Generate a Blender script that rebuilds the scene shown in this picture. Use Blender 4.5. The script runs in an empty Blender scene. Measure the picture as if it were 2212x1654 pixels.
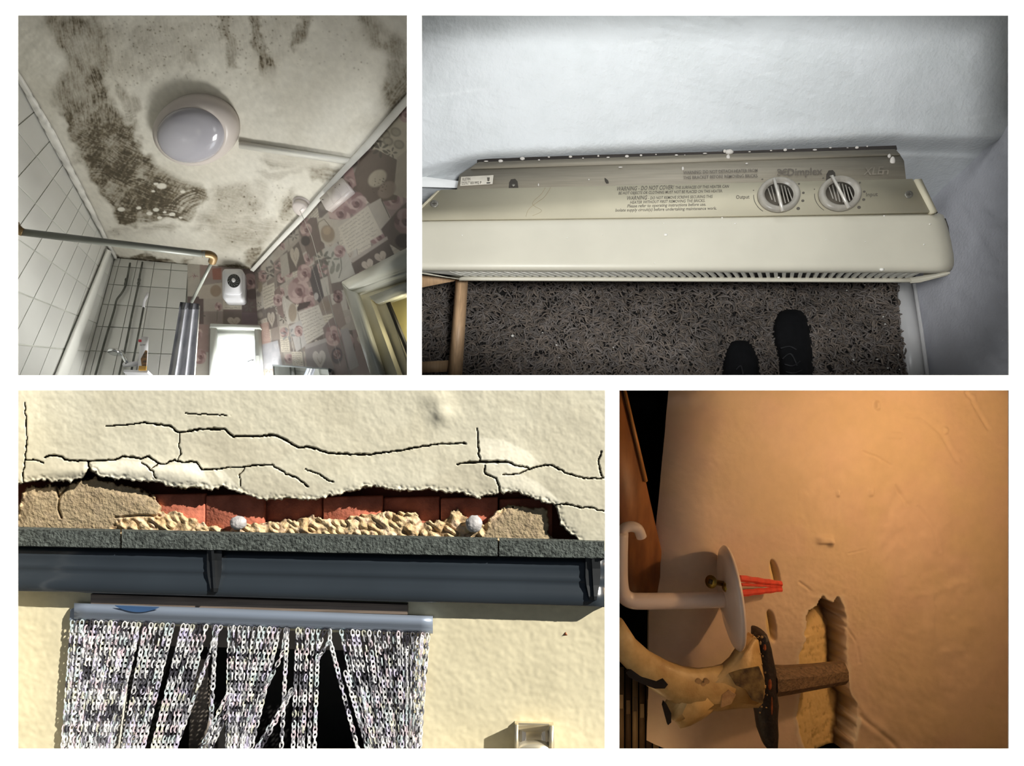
import bpy, bmesh, math, random
import numpy as np
from mathutils import Vector, Matrix

random.seed(7)
RNG = np.random.default_rng(7)
S = bpy.context.scene
COL = S.collection

# ------------------------------------------------------------------ camera, world, sun, lamps, exposure
F, CX, CY, CAMD, Z0 = 1100.0, 1106.0, 827.0, 1.1, 1.95     # 1 px = 1 mm on the front of the display wall (y = 0)
cam_d = bpy.data.cameras.new('camera')
cam_d.sensor_fit = 'HORIZONTAL'; cam_d.sensor_width = 36.0
cam_d.lens = 36.0 * F / 2212.0; cam_d.clip_start = 0.05
cam = bpy.data.objects.new('camera', cam_d); COL.objects.link(cam)
cam.location = (0, -CAMD, Z0); cam.rotation_euler = (math.pi / 2, 0, 0)
S.camera = cam
S.view_settings.view_transform = 'Standard'; S.view_settings.look = 'None'
S.view_settings.exposure = 0.0; S.view_settings.gamma = 1.0; S.view_settings.use_curve_mapping = False

w = bpy.data.worlds.new('sky'); S.world = w; w.use_nodes = True
bg = w.node_tree.nodes['Background']
bg.inputs['Color'].default_value = (0.55, 0.68, 0.86, 1); bg.inputs['Strength'].default_value = 0.16

def aim(o, d):
    o.rotation_euler = Vector(d).to_track_quat('-Z', 'Y').to_euler()

def lamp(name, kind, loc, d, power, size=0.3, color=(1, 1, 1), size_y=None, spread=None):
    L = bpy.data.lights.new(name, kind); L.energy = power; L.color = color
    if kind == 'AREA':
        L.size = size
        if size_y: L.shape = 'RECTANGLE'; L.size_y = size_y
        if spread: L.spread = spread
    elif kind == 'SUN': L.angle = size
    else: L.shadow_soft_size = size
    o = bpy.data.objects.new(name, L); COL.objects.link(o); o.location = loc
    if d is not None: aim(o, d)
    return o

lamp('sun', 'SUN', (3, -3, 5), (-1.75, 1.0, -1.45), 8.6, size=0.009, color=(1.0, 0.955, 0.86))
P_LOW = (0.45, 0.62, Z0 - 1.40)
# lamps inside the rooms, and a spot added by the camera to light the heater
lamp('bathroom_daylight', 'AREA', (-0.86, 0.92, Z0 - 0.17), (-0.10, 0.50, 0.85), 23, size=0.6, size_y=0.3, color=(1.0, 0.995, 0.955))
lamp('bathroom_fill', 'AREA', (-0.75, 0.34, Z0 - 0.32), (-0.15, 0.7, 0.9), 1.1, size=0.4, color=(1.0, 1.0, 0.94))
hl = lamp('heater_fill_spot', 'SPOT', (0.16, -1.06, Z0 + 0.10), (0.22, 1.0, 0.33), 122, size=0.09, color=(0.97, 0.99, 1.0))
hl.data.spot_size = math.radians(86); hl.data.spot_blend = 0.42; hl.scale = (1.0, 0.45, 1.0)
lamp('stairs_lamp', 'POINT', (1.75, 0.10, Z0 - 0.07), None, 20, size=0.03, color=(1.0, 0.62, 0.30))
lamp('hall_lamp', 'POINT', (-0.293, 0.45, Z0 + 0.10), None, 0.0, size=0.01, color=(1.0, 0.93, 0.66))
lamp('heater_room_top_fill', 'AREA', (0.62, 0.22, Z0 + 1.40), (0.0, 0.55, -0.8), 4.2, size=1.5, size_y=0.25, color=(0.96, 0.99, 1.0))  # unseen fill added overhead to brighten the heater and carpet
lamp('book_corner_fill', 'POINT', P_LOW, None, 0.5, size=0.02, color=(1.0, 0.66, 0.34))  # unseen lamp added low down to brighten the books
# ------------------------------------------------------------------ helpers
def lin(c):
    c = np.asarray(c, float) / 255.0
    return np.where(c <= 0.04045, c / 12.92, ((c + 0.055) / 1.055) ** 2.4)

def P(px, py, d):
    s = (CAMD + d) / F
    return Vector(((px - CX) * s, d, Z0 + (CY - py) * s))

CAMP = np.array([0.0, -CAMD, Z0])
class PL:
    """a flat surface through three points, normal turned to the viewer's side"""
    def __init__(s, a, b, c):
        a, b, c = (np.array(v, float) for v in (a, b, c))
        n = np.cross(b - a, c - a); n /= np.linalg.norm(n)
        if np.dot(n, CAMP - a) < 0: n = -n
        s.n = n; s.a = a
    def at(s, px, py, off=0.0):
        px = np.asarray(px, float); py = np.asarray(py, float)
        r = np.stack([(px - CX) / F, np.ones_like(px), (CY - py) / F], -1)
        t = (np.dot(s.a, s.n) + off - np.dot(CAMP, s.n)) / (r @ s.n)
        return CAMP + r * t[..., None]
    def v(s, px, py, off=0.0): return Vector(s.at(px, py, off))
    @property
    def N(s): return Vector(s.n)

_lat = np.random.default_rng(11).random((8, 256, 256))
def vn(x, y, sc, seed=0):
    x = np.asarray(x, float) / sc; y = np.asarray(y, float) / sc
    xi = np.floor(x).astype(int); yi = np.floor(y).astype(int)
    fx = x - xi; fy = y - yi; fx = fx * fx * (3 - 2 * fx); fy = fy * fy * (3 - 2 * fy)
    L = _lat[seed % 8]; o = seed * 37
    g = lambda a, b: L[(a + o) % 256, (b + o) % 256]
    return (g(xi, yi) * (1 - fx) + g(xi + 1, yi) * fx) * (1 - fy) + (g(xi, yi + 1) * (1 - fx) + g(xi + 1, yi + 1) * fx) * fy
def fbm(x, y, sc, seed=0, o=4):
    r = 0; a = 0.5; t = 0
    for i in range(o):
        r = r + a * vn(x, y, sc / 2 ** i, seed + i); t += a; a *= 0.5
    return r / t
def sst(a, b, x):
    t = np.clip((x - a) / (b - a), 0, 1); return t * t * (3 - 2 * t)
def rot(x, y, cx, cy, deg):
    c, s = math.cos(math.radians(deg)), math.sin(math.radians(deg))
    return (x - cx) * c + (y - cy) * s, -(x - cx) * s + (y - cy) * c
def seg_d(X, Y, pts, ws=None):
    """distance to a polyline and the width interpolated along it"""
    best = np.full(X.shape, 1e9); wid = np.zeros(X.shape)
    for i in range(len(pts) - 1):
        (x0, y0), (x1, y1) = pts[i][:2], pts[i + 1][:2]
        dx, dy = x1 - x0, y1 - y0
        t = np.clip(((X - x0) * dx + (Y - y0) * dy) / (dx * dx + dy * dy + 1e-9), 0, 1)
        d = np.hypot(X - x0 - t * dx, Y - y0 - t * dy)
        m = d < best; best = np.where(m, d, best)
        if ws: wid = np.where(m, ws[i] + (ws[i + 1] - ws[i]) * t, wid)
    return (best, wid) if ws else best
def inside(X, Y, pts):
    r = np.zeros(X.shape, bool); n = len(pts)
    for i in range(n):
        x0, y0 = pts[i]; x1, y1 = pts[(i + 1) % n]
        if y0 == y1: continue
        c = ((y0 > Y) != (y1 > Y)) & (X < (x1 - x0) * (Y - y0) / (y1 - y0) + x0)
        r ^= c
    return r
def sdp(X, Y, pts):
    """signed distance to a polygon, positive inside"""
    d = seg_d(X, Y, list(pts) + [pts[0]])
    return np.where(inside(X, Y, pts), d, -d)
def soft(X, Y, pts, w=4): return sst(-w, w, sdp(X, Y, pts))
def mixc(c, m, rgb):
    m = np.clip(m, 0, 1)[..., None]; return c * (1 - m) + lin(rgb) * m

# materials ---------------------------------------------------------
def _nt(name):
    m = bpy.data.materials.new(name); m.use_nodes = True
    return m, m.node_tree, m.node_tree.nodes['Principled BSDF']
def mat(name, rgb, rough=0.55, metal=0.0, bump=0.0, bscale=60.0, var=0.12, vscale=9.0, spec=0.5, rgb2=None, stretch=None, trans=0.0, coat=0.0):
    m, nt, b = _nt(name); N = nt.nodes.new; L = nt.links.new
    tc = N('ShaderNodeTexCoord'); mp = N('ShaderNodeMapping'); L(tc.outputs['Object'], mp.inputs['Vector'])
    if stretch: mp.inputs['Scale'].default_value = stretch
    nz = N('ShaderNodeTexNoise'); nz.inputs['Scale'].default_value = vscale; nz.inputs['Detail'].default_value = 5
    L(mp.outputs[0], nz.inputs['Vector'])
    c = lin(rgb); c2 = lin(rgb2) if rgb2 is not None else np.clip(c * (1 - 2.2 * var), 0, 1); c1 = c if rgb2 is not None else np.clip(c * (1 + var), 0, 1)
    rp = N('ShaderNodeValToRGB'); rp.color_ramp.elements[0].position = 0.32; rp.color_ramp.elements[1].position = 0.62
    rp.color_ramp.elements[0].color = (*c2, 1); rp.color_ramp.elements[1].color = (*c1, 1)
    L(nz.outputs['Fac'], rp.inputs['Fac']); L(rp.outputs['Color'], b.inputs['Base Color'])
    b.inputs['Roughness'].default_value = rough; b.inputs['Metallic'].default_value = metal
    b.inputs['Specular IOR Level'].default_value = spec; b.inputs['Coat Weight'].default_value = coat
    b.inputs['Transmission Weight'].default_value = trans
    if bump:
        n2 = N('ShaderNodeTexNoise'); n2.inputs['Scale'].default_value = bscale; n2.inputs['Detail'].default_value = 6
        L(mp.outputs[0], n2.inputs['Vector'])
        bp = N('ShaderNodeBump'); bp.inputs['Strength'].default_value = bump; bp.inputs['Distance'].default_value = 0.01
        L(n2.outputs['Fac'], bp.inputs['Height']); L(bp.outputs['Normal'], b.inputs['Normal'])
    return m
def mat_attr(name, rough=0.6, bump=0.0, bscale=150.0, var=0.08, metal=0.0, spec=0.4, vscale=40.0, stretch=None):
    m, nt, b = _nt(name); N = nt.nodes.new; L = nt.links.new
    a = N('ShaderNodeAttribute'); a.attribute_name = 'tint'
    tc = N('ShaderNodeTexCoord'); mp = N('ShaderNodeMapping'); L(tc.outputs['Object'], mp.inputs['Vector'])
    if stretch: mp.inputs['Scale'].default_value = stretch
    nz = N('ShaderNodeTexNoise'); nz.inputs['Scale'].default_value = vscale; nz.inputs['Detail'].default_value = 6; L(mp.outputs[0], nz.inputs['Vector'])
    mr = N('ShaderNodeMapRange'); mr.inputs['From Min'].default_value = 0.3; mr.inputs['From Max'].default_value = 0.7
    mr.inputs['To Min'].default_value = 1 - var; mr.inputs['To Max'].default_value = 1 + var; L(nz.outputs['Fac'], mr.inputs['Value'])
    mx = N('ShaderNodeMix'); mx.data_type = 'RGBA'; mx.blend_type = 'MULTIPLY'; mx.inputs['Factor'].default_value = 1
    L(a.outputs['Color'], mx.inputs['A']); L(mr.outputs['Result'], mx.inputs['B']); L(mx.outputs['Result'], b.inputs['Base Color'])
    b.inputs['Roughness'].default_value = rough; b.inputs['Metallic'].default_value = metal; b.inputs['Specular IOR Level'].default_value = spec
    if bump:
        n2 = N('ShaderNodeTexNoise'); n2.inputs['Scale'].default_value = bscale; n2.inputs['Detail'].default_value = 6; L(mp.outputs[0], n2.inputs['Vector'])
        bp = N('ShaderNodeBump'); bp.inputs['Strength'].default_value = bump; bp.inputs['Distance'].default_value = 0.01
        L(n2.outputs['Fac'], bp.inputs['Height']); L(bp.outputs['Normal'], b.inputs['Normal'])
    return m
def mat_emit(name, rgb, strength):
    m, nt, b = _nt(name); c = lin(rgb)
    b.inputs['Base Color'].default_value = (*c, 1); b.inputs['Emission Color'].default_value = (*c, 1); b.inputs['Emission Strength'].default_value = strength
    return m

# objects -----------------------------------------------------------
def tag(o, label=None, cat=None, group=None, kind=None):
    if label: o['label'] = label
    if cat: o['category'] = cat
    if group: o['group'] = group
    if kind: o['kind'] = kind
    return o
def empty(name, loc, label, cat, group=None):
    o = bpy.data.objects.new(name, None); COL.objects.link(o); o.location = loc; o.empty_display_size = 0.02
    return tag(o, label, cat, group)
def mk(name, verts, faces, m, parent=None, smooth=False, col=None):
    """links one mesh; the mesh's origin sits at the middle of its box"""
    V = np.asarray(verts, float); o0 = (V.min(0) + V.max(0)) / 2
    me = bpy.data.meshes.new(name); me.from_pydata((V - o0).tolist(), [], faces if isinstance(faces, list) else faces.tolist()); me.materials.append(m)
    if col is not None:
        at = me.color_attributes.new('tint', 'FLOAT_COLOR', 'POINT')
        c = np.ones((len(V), 4), np.float32); c[:, :3] = np.asarray(col).reshape(-1, 3); at.data.foreach_set('color', c.ravel())
    if smooth: me.polygons.foreach_set('use_smooth', [True] * len(me.polygons))
    me.update()
    o = bpy.data.objects.new(name, me); COL.objects.link(o)
    put(o, Vector(o0), parent)
    return o
def put(o, loc, parent=None):
    if parent is not None:
        o.parent = parent
        base = Vector((0, 0, 0)); p = parent
        while p is not None: base += Vector(p.location); p = p.parent
        o.location = Vector(loc) - base
    else: o.location = loc
def fixn(o):
    bm = bmesh.new(); bm.from_mesh(o.data); bmesh.ops.recalc_face_normals(bm, faces=bm.faces); bm.to_mesh(o.data); bm.free(); return o
def bevel(o, w, seg=2, smooth=True):
    bm = bmesh.new(); bm.from_mesh(o.data)
    bmesh.ops.recalc_face_normals(bm, faces=bm.faces)
    es = [e for e in bm.edges if len(e.link_faces) == 2 and e.calc_face_angle(0) > 0.5]
    bmesh.ops.bevel(bm, geom=es, offset=w, segments=seg, affect='EDGES', clamp_overlap=True)
    bm.to_mesh(o.data); bm.free()
    if smooth: o.data.polygons.foreach_set('use_smooth', [True] * len(o.data.polygons)); 
    return o
def slab(name, pts, plane, off, thick, m, parent=None, bev=0, back=None):
    """a plate whose front lies on a surface, with real thickness behind it"""
    f = [np.array(plane.at(x, y, off)) for x, y in pts]; n = len(f)
    V = f + [p - plane.n * thick for p in f]
    Fc = [list(range(n)), list(range(2 * n - 1, n - 1, -1))] + [[i, (i + 1) % n, n + (i + 1) % n, n + i][::-1] for i in range(n)]
    o = mk(name, V, Fc, m, parent); fixn(o)
    if bev: bevel(o, bev)
    return o
def tube(name, pts, r, m, parent=None, n=10, caps=True):
    pts = [Vector(p) for p in pts]; rs = r if isinstance(r, (list, tuple)) else [r] * len(pts)
    V = []; Fc = []; up = None
    for i, p in enumerate(pts):
        t = (pts[min(i + 1, len(pts) - 1)] - pts[max(i - 1, 0)]).normalized()
        if up is None: up = t.orthogonal().normalized()
        up = (up - t * up.dot(t)).normalized(); sd = t.cross(up)
        for k in range(n):
            a = 2 * math.pi * k / n; V.append(p + (up * math.cos(a) + sd * math.sin(a)) * rs[i])
    for i in range(len(pts) - 1):
        for k in range(n): Fc.append([i * n + k, i * n + (k + 1) % n, (i + 1) * n + (k + 1) % n, (i + 1) * n + k])
    if caps: Fc += [list(range(n))[::-1], list(range((len(pts) - 1) * n, len(pts) * n))]
    return fixn(mk(name, V, Fc, m, parent, True))
def smoothpts(pts, k=6):
    pts = [Vector(p) for p in pts]; out = []
    for i in range(len(pts) - 1):
        p0, p1, p2, p3 = pts[max(i - 1, 0)], pts[i], pts[i + 1], pts[min(i + 2, len(pts) - 1)]
        for j in range(k):
            t = j / k
            out.append(0.5 * ((2 * p1) + (p2 - p0) * t + (2 * p0 - 5 * p1 + 4 * p2 - p3) * t * t + (3 * p1 - p0 - 3 * p2 + p3) * t ** 3))
    return out + [pts[-1]]
def lathe(name, prof, org, axis, m, parent=None, n=40, xdir=None, ell=1.0, yv=None):
    ax = Vector(axis).normalized(); x = (Vector(xdir) if xdir else ax.orthogonal()); x = (x - ax * x.dot(ax)).normalized(); y = ax.cross(x)
    if yv is not None: k_ = Vector(xdir).length / 2; x = Vector(xdir) / 2 / k_; y = Vector(yv) / k_
    V = []; Fc = []
    for r, h in prof:
        for k in range(n):
            a = 2 * math.pi * k / n; V.append(Vector(org) + ax * h + x * (r * math.cos(a)) + y * (r * ell * math.sin(a)))
    for i in range(len(prof) - 1):
        for k in range(n): Fc.append([i * n + k, i * n + (k + 1) % n, (i + 1) * n + (k + 1) % n, (i + 1) * n + k])
    Fc += [list(range(n))[::-1], list(range((len(prof) - 1) * n, len(prof) * n))]
    return fixn(mk(name, V, Fc, m, parent, True))
def grid(name, X, Y, V, m, parent=None, col=None, mask=None, smooth=True):
    h, wd = X.shape; idx = np.arange(h * wd).reshape(h, wd)
    q = np.stack([idx[:-1, :-1], idx[1:, :-1], idx[1:, 1:], idx[:-1, 1:]], -1)
    if mask is not None:
        k = mask[:-1, :-1] & mask[1:, :-1] & mask[1:, 1:] & mask[:-1, 1:]; q = q[k]
    q = q.reshape(-1, 4); used = np.unique(q); re = np.full(h * wd, -1); re[used] = np.arange(len(used))
    V = V.reshape(-1, 3)[used]; q = re[q]
    c = None if col is None else col.reshape(-1, 3)[used]
    return mk(name, V, q, m, parent, smooth, c)
def pgrid(x0, x1, y0, y1, st):
    return np.meshgrid(np.arange(x0, x1 + st * .5, st, dtype=float), np.arange(y0, y1 + st * .5, st, dtype=float))
def box(name, lo, hi, m, parent=None, bev=0):
    (x0, y0, z0), (x1, y1, z1) = lo, hi
    V = [(x, y, z) for x in (x0, x1) for y in (y0, y1) for z in (z0, z1)]
    Fc = [[0, 1, 3, 2], [4, 6, 7, 5], [0, 4, 5, 1], [2, 3, 7, 6], [0, 2, 6, 4], [1, 5, 7, 3]]
    o = fixn(mk(name, V, Fc, m, parent))
    if bev: bevel(o, bev)
    return o
def prism(name, ring0, ring1, m, parent=None, bev=0, smooth=False):
    n = len(ring0); V = [Vector(p) for p in ring0] + [Vector(p) for p in ring1]
    Fc = [list(range(n)), list(range(2 * n - 1, n - 1, -1))] + [[i, n + i, n + (i + 1) % n, (i + 1) % n] for i in range(n)]
    o = fixn(mk(name, V, Fc, m, parent, smooth))
    if bev: bevel(o, bev)
    return o
def loft(name, rings, m, parent=None, closed=True, caps=True, smooth=True):
    n = len(rings[0]); V = [Vector(p) for r in rings for p in r]; Fc = []
    for i in range(len(rings) - 1):
        for k in range(n if closed else n - 1): Fc.append([i * n + k, i * n + (k + 1) % n, (i + 1) * n + (k + 1) % n, (i + 1) * n + k])
    if caps: Fc += [list(range(n))[::-1], list(range((len(rings) - 1) * n, len(rings) * n))]
    return fixn(mk(name, V, Fc, m, parent, smooth))
def text(name, s, L, R, hpx, plane, off, m, parent=None, mirror=False, slant=0.0, up=None):
    """flat printed lettering lying on a surface"""
    cu = bpy.data.curves.new('t', 'FONT'); cu.body = s; cu.extrude = 0.0; cu.offset = 0.012; cu.resolution_u = 2
    t = bpy.data.objects.new('t', cu); COL.objects.link(t); dg = bpy.context.evaluated_depsgraph_get()
    me = bpy.data.meshes.new_from_object(t.evaluated_get(dg)); COL.objects.unlink(t); bpy.data.objects.remove(t)
    V = np.array([v.co[:] for v in me.vertices]); Fc = [list(p.vertices) for p in me.polygons]; bpy.data.meshes.remove(me)
    x0, x1 = V[:, 0].min(), V[:, 0].max(); u = (V[:, 0] - x0) / (x1 - x0); v = V[:, 1] / 0.70
    if mirror: u = 1 - u
    pL, pR = np.array(plane.at(*L, off)), np.array(plane.at(*R, off))
    ux, uy = (up if up else (slant * hpx, -hpx)); pT = np.array(plane.at(L[0] + ux, L[1] + uy, off))
    W = pL + u[:, None] * (pR - pL) + v[:, None] * (pT - pL)
    return mk(name, W, Fc, m, parent)
def clip(poly, cl):
    """keeps the part of a polygon inside a convex outline (clockwise on the page)"""
    out = list(poly); n = len(cl)
    ar = sum(cl[i][0] * cl[(i + 1) % n][1] - cl[(i + 1) % n][0] * cl[i][1] for i in range(n))
    sg = 1 if ar > 0 else -1
    for i in range(n):
        a, b = cl[i], cl[(i + 1) % n]; inp = out; out = []
        sd = lambda p: sg * ((b[0] - a[0]) * (p[1] - a[1]) - (b[1] - a[1]) * (p[0] - a[0]))
        for j in range(len(inp)):
            p, q = inp[j], inp[(j + 1) % len(inp)]; sp, sq = sd(p), sd(q)
            if sp >= 0: out.append(p)
            if (sp >= 0) != (sq >= 0):
                t = sp / (sp - sq); out.append((p[0] + (q[0] - p[0]) * t, p[1] + (q[1] - p[1]) * t))
        if len(out) < 3: return []
    return out
def px_axes(pl, x, y): return pl.v(x + 1, y) - pl.v(x, y), pl.v(x, y - 1) - pl.v(x, y)
def struct(o, label=None, cat='wall'): return tag(o, label, cat, None, 'structure')
# ------------------------------------------------------------------ the white display wall with its four openings, and the boards added behind it to block light
WHITE = mat('white_painted_board', (253, 253, 253), 0.9, var=0.004, spec=0.1)
ADDEDSHELL = mat('added_grey_board', (120, 120, 120), 0.9)
GROUND = mat('grey_paving', (70, 70, 68), 0.9, bump=0.2, bscale=30)
OPEN = {'bath': (33, 33, 879, 810), 'heat': (911, 33, 2179, 810), 'out': (33, 843, 1306, 1621), 'stair': (1338, 843, 2179, 1621)}
XL, XR, ZB, ZT = -3.2, 3.2, -1.95, 2.3
def board():
    xs = sorted({33, 879, 911, 1306, 1338, 2179}); ys = sorted({33, 810, 843, 1621})
    X = [XL] + [(x - CX) / 1000 for x in xs] + [XR]; Z = [ZT] + [(CY - y) / 1000 for y in ys] + [ZB]
    hole = lambda x, z: any((a - CX) / 1000 < x < (c - CX) / 1000 and (CY - e) / 1000 < z < (CY - b) / 1000 for a, b, c, e in OPEN.values())
    bm = bmesh.new()
    vg = {}
    def V(i, j, k):
        if (i, j, k) not in vg: vg[i, j, k] = bm.verts.new((X[i], 0.0 if k == 0 else 0.0015, Z0 + Z[j]))
        return vg[i, j, k]
    nx, nz = len(X) - 1, len(Z) - 1
    sol = [[not hole((X[i] + X[i + 1]) / 2, (Z[j] + Z[j + 1]) / 2) for j in range(nz)] for i in range(nx)]
    for i in range(nx):
        for j in range(nz):
            if not sol[i][j]: continue
            bm.faces.new([V(i, j, 0), V(i, j + 1, 0), V(i + 1, j + 1, 0), V(i + 1, j, 0)])
            bm.faces.new([V(i, j, 1), V(i + 1, j, 1), V(i + 1, j + 1, 1), V(i, j + 1, 1)])
            for (di, dj, a, b) in ((-1, 0, (i, j), (i, j + 1)), (1, 0, (i + 1, j + 1), (i + 1, j)), (0, -1, (i + 1, j), (i, j)), (0, 1, (i, j + 1), (i + 1, j + 1))):
                ii, jj = i + di, j + dj
                if not (0 <= ii < nx and 0 <= jj < nz) or not sol[ii][jj]:
                    bm.faces.new([V(*a, 0), V(*b, 0), V(*b, 1), V(*a, 1)])
    me = bpy.data.meshes.new('wall_front'); bm.normal_update(); bm.to_mesh(me); bm.free(); me.materials.append(WHITE)
    o = bpy.data.objects.new('wall_front', me); COL.objects.link(o); fixn(o)
    struct(o, 'plain white wall framing four rectangular openings')
board()
def front_strip(nm, px0, px1, py0, py1, lab):
    d = -.066; a = [P(px0, py0, d), P(px1, py0, d), P(px1, py1, d), P(px0, py1, d)]
    struct(prism(nm, a, [p + Vector((0, .006, 0)) for p in a], WHITE), lab)
front_strip('wall_front_left', -900, 33, -500, 2300, 'plain white board standing proud along the bathroom and outdoor openings')
front_strip('wall_front_lower', 33, 3300, 1621, 2300, 'plain white board standing proud below the outdoor and stair openings')
struct(box('floor_paving', (-6, -6, -0.05), (6, 4, 0), GROUND), 'grey paving at the foot of the white wall', 'floor')
YB = 2.7
for nm, lo, hi in (('added_shell_top', (XL, 0.01, Z0 + ZT - 0.03), (XR, YB, Z0 + ZT)), ('added_shell_left', (XL, 0.01, 0), (XL + 0.03, YB, Z0 + ZT)),
                   ('added_shell_right', (XR - 0.03, 0.01, 0), (XR, YB, Z0 + ZT)), ('added_shell_rear', (XL, YB - 0.03, 0), (XR, YB, Z0 + ZT))):
    struct(box(nm, lo, hi, ADDEDSHELL), 'grey board added behind to keep sunlight out of the rooms')
def ray_wall(nm, px, z0, z1):
    a, b = (px - CX) * (CAMD + 0.01) / F, (px - CX) * (CAMD + YB) / F
    V = [(x + dx, y, z) for z in (z0, z1) for (x, y) in ((a, 0.01), (b, YB)) for dx in (-0.003, 0.003)]
    struct(fixn(mk(nm, V, [[0, 1, 3, 2], [4, 6, 7, 5], [0, 4, 5, 1], [2, 3, 7, 6], [0, 2, 6, 4], [1, 5, 7, 3]], ADDEDSHELL)), 'grey board partition added to stop light crossing between two rooms')
ray_wall('wall_partition_upper', 895, Z0 - 0.01, Z0 + ZT)
ray_wall('wall_partition_lower', 1322, 0, Z0 - 0.002)
struct(box('added_partition_level', (-0.6, 0.01, Z0 - 0.002), (XR, YB, Z0 + 0.002), ADDEDSHELL), 'grey board partition added to stop light crossing between upper and lower rooms')

# ------------------------------------------------------------------ outdoor wall with broken render, gutter and chain curtain
O3 = PL(P(0, 0, 0), P(100, 0, 0), P(0, 100, 0))
def Q(px, py, d=0.0): return P(px, py, d)
EDGE = [(20, 1052), (33, 1048), (55, 1040), (87, 1038), (130, 1038), (154, 1040), (180, 1032), (192, 1010), (201, 1020), (227, 1031), (249, 1035), (270, 1033), (303, 1041), (335, 1039),
        (365, 1051), (400, 1053), (432, 1052), (460, 1059), (484, 1052), (521, 1063), (558, 1079), (601, 1077), (644, 1077), (683, 1081), (709, 1072), (763, 1061), (787, 1053),
        (817, 1052), (870, 1059), (924, 1058), (967, 1063), (1000, 1065), (1034, 1076), (1077, 1065), (1118, 1063), (1151, 1076), (1183, 1087), (1198, 1091), (1205, 1106), (1211, 1132), (1246, 1163), (1256, 1185)]
MORT = [(20, 1185), (20, 1130), (38, 1118), (48, 1066), (57, 1050), (121, 1049), (126, 1058), (134, 1050), (184, 1037), (204, 1031), (249, 1044), (314, 1061), (336, 1074), (348, 1091), (350, 1106), (387, 1104), (411, 1117), (450, 1134),
        (493, 1143), (536, 1130), (580, 1126), (612, 1124), (644, 1121), (677, 1113), (705, 1121), (741, 1121), (787, 1111), (828, 1106), (870, 1106), (898, 1111), (913, 1126), (961, 1124), (976, 1102), (995, 1100),
        (1010, 1120), (1043, 1132), (1073, 1106), (1097, 1091), (1181, 1098), (1185, 1124), (1183, 1150), (1203, 1164), (1206, 1190)]
CRACKS = [([(230, 919), (262, 918), (315, 913), (345, 917), (365, 919), (385, 934), (400, 933), (430, 927), (483, 926), (506, 943), (530, 941), (560, 943), (578, 939), (602, 942), (625, 955), (643, 966), (667, 965), (710, 978), (760, 981), (800, 981), (850, 975), (890, 968), (945, 959), (1008, 957)], .8, 1.9),
          ([(98, 987), (115, 983), (135, 986), (140, 993), (190, 996), (250, 992), (265, 986), (290, 987), (303, 991), (320, 985), (345, 1001), (355, 1002), (375, 994), (395, 999), (425, 997), (437, 1014), (460, 1014)], 1.9, 1.4),
          ([(190, 996), (192, 1008), (201, 1020)], 1.8, 2.4), ([(460, 1014), (500, 1009), (530, 1008), (545, 1005), (588, 1004), (605, 1013), (620, 1024), (640, 1032), (667, 1051)], .9, 1.3),
          ([(660, 1013), (690, 1025), (700, 1032), (720, 1041)], .7, 1.2), ([(988, 1003), (1010, 998), (1040, 997), (1075, 997)], 1.3, 3.6), ([(1075, 997), (1098, 998), (1123, 1008)], 3.4, 1.0),
          ([(1031, 925), (1033, 960), (1036, 994)], .6, 1.6), ([(1048, 1003), (1046, 1020), (1072, 1034), (1078, 1050), (1079, 1065)], 1.0, 1.9), ([(1123, 1008), (1138, 1008), (1143, 1013)], .8, .8),
          ([(1085, 1025), (1120, 1023), (1150, 1011), (1178, 1004), (1195, 1006), (1220, 1020), (1258, 1032), (1310, 1033)], .8, 1.1), ([(1198, 1091), (1222, 1088), (1255, 1096), (1270, 1094), (1310, 1106)], 1.0, .8),
          ([(53, 870), (57, 920), (58, 960), (50, 1020), (51, 1042)], .8, .9), ([(387, 935), (386, 955), (390, 980), (384, 995)], .7, .7), ([(307, 999), (320, 1010), (330, 1018), (337, 1033)], .8, .9),
          ([(345, 1001), (328, 1010)], .9, .8), ([(400, 892), (460, 896), (500, 896)], .5, .5), ([(530, 1008), (518, 1025), (519, 1050)], .6, .6), ([(52, 992), (75, 994), (95, 999)], .7, .9), ([(1298, 975), (1292, 995), (1302, 1030)], 1.2, 1.0)]
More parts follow.
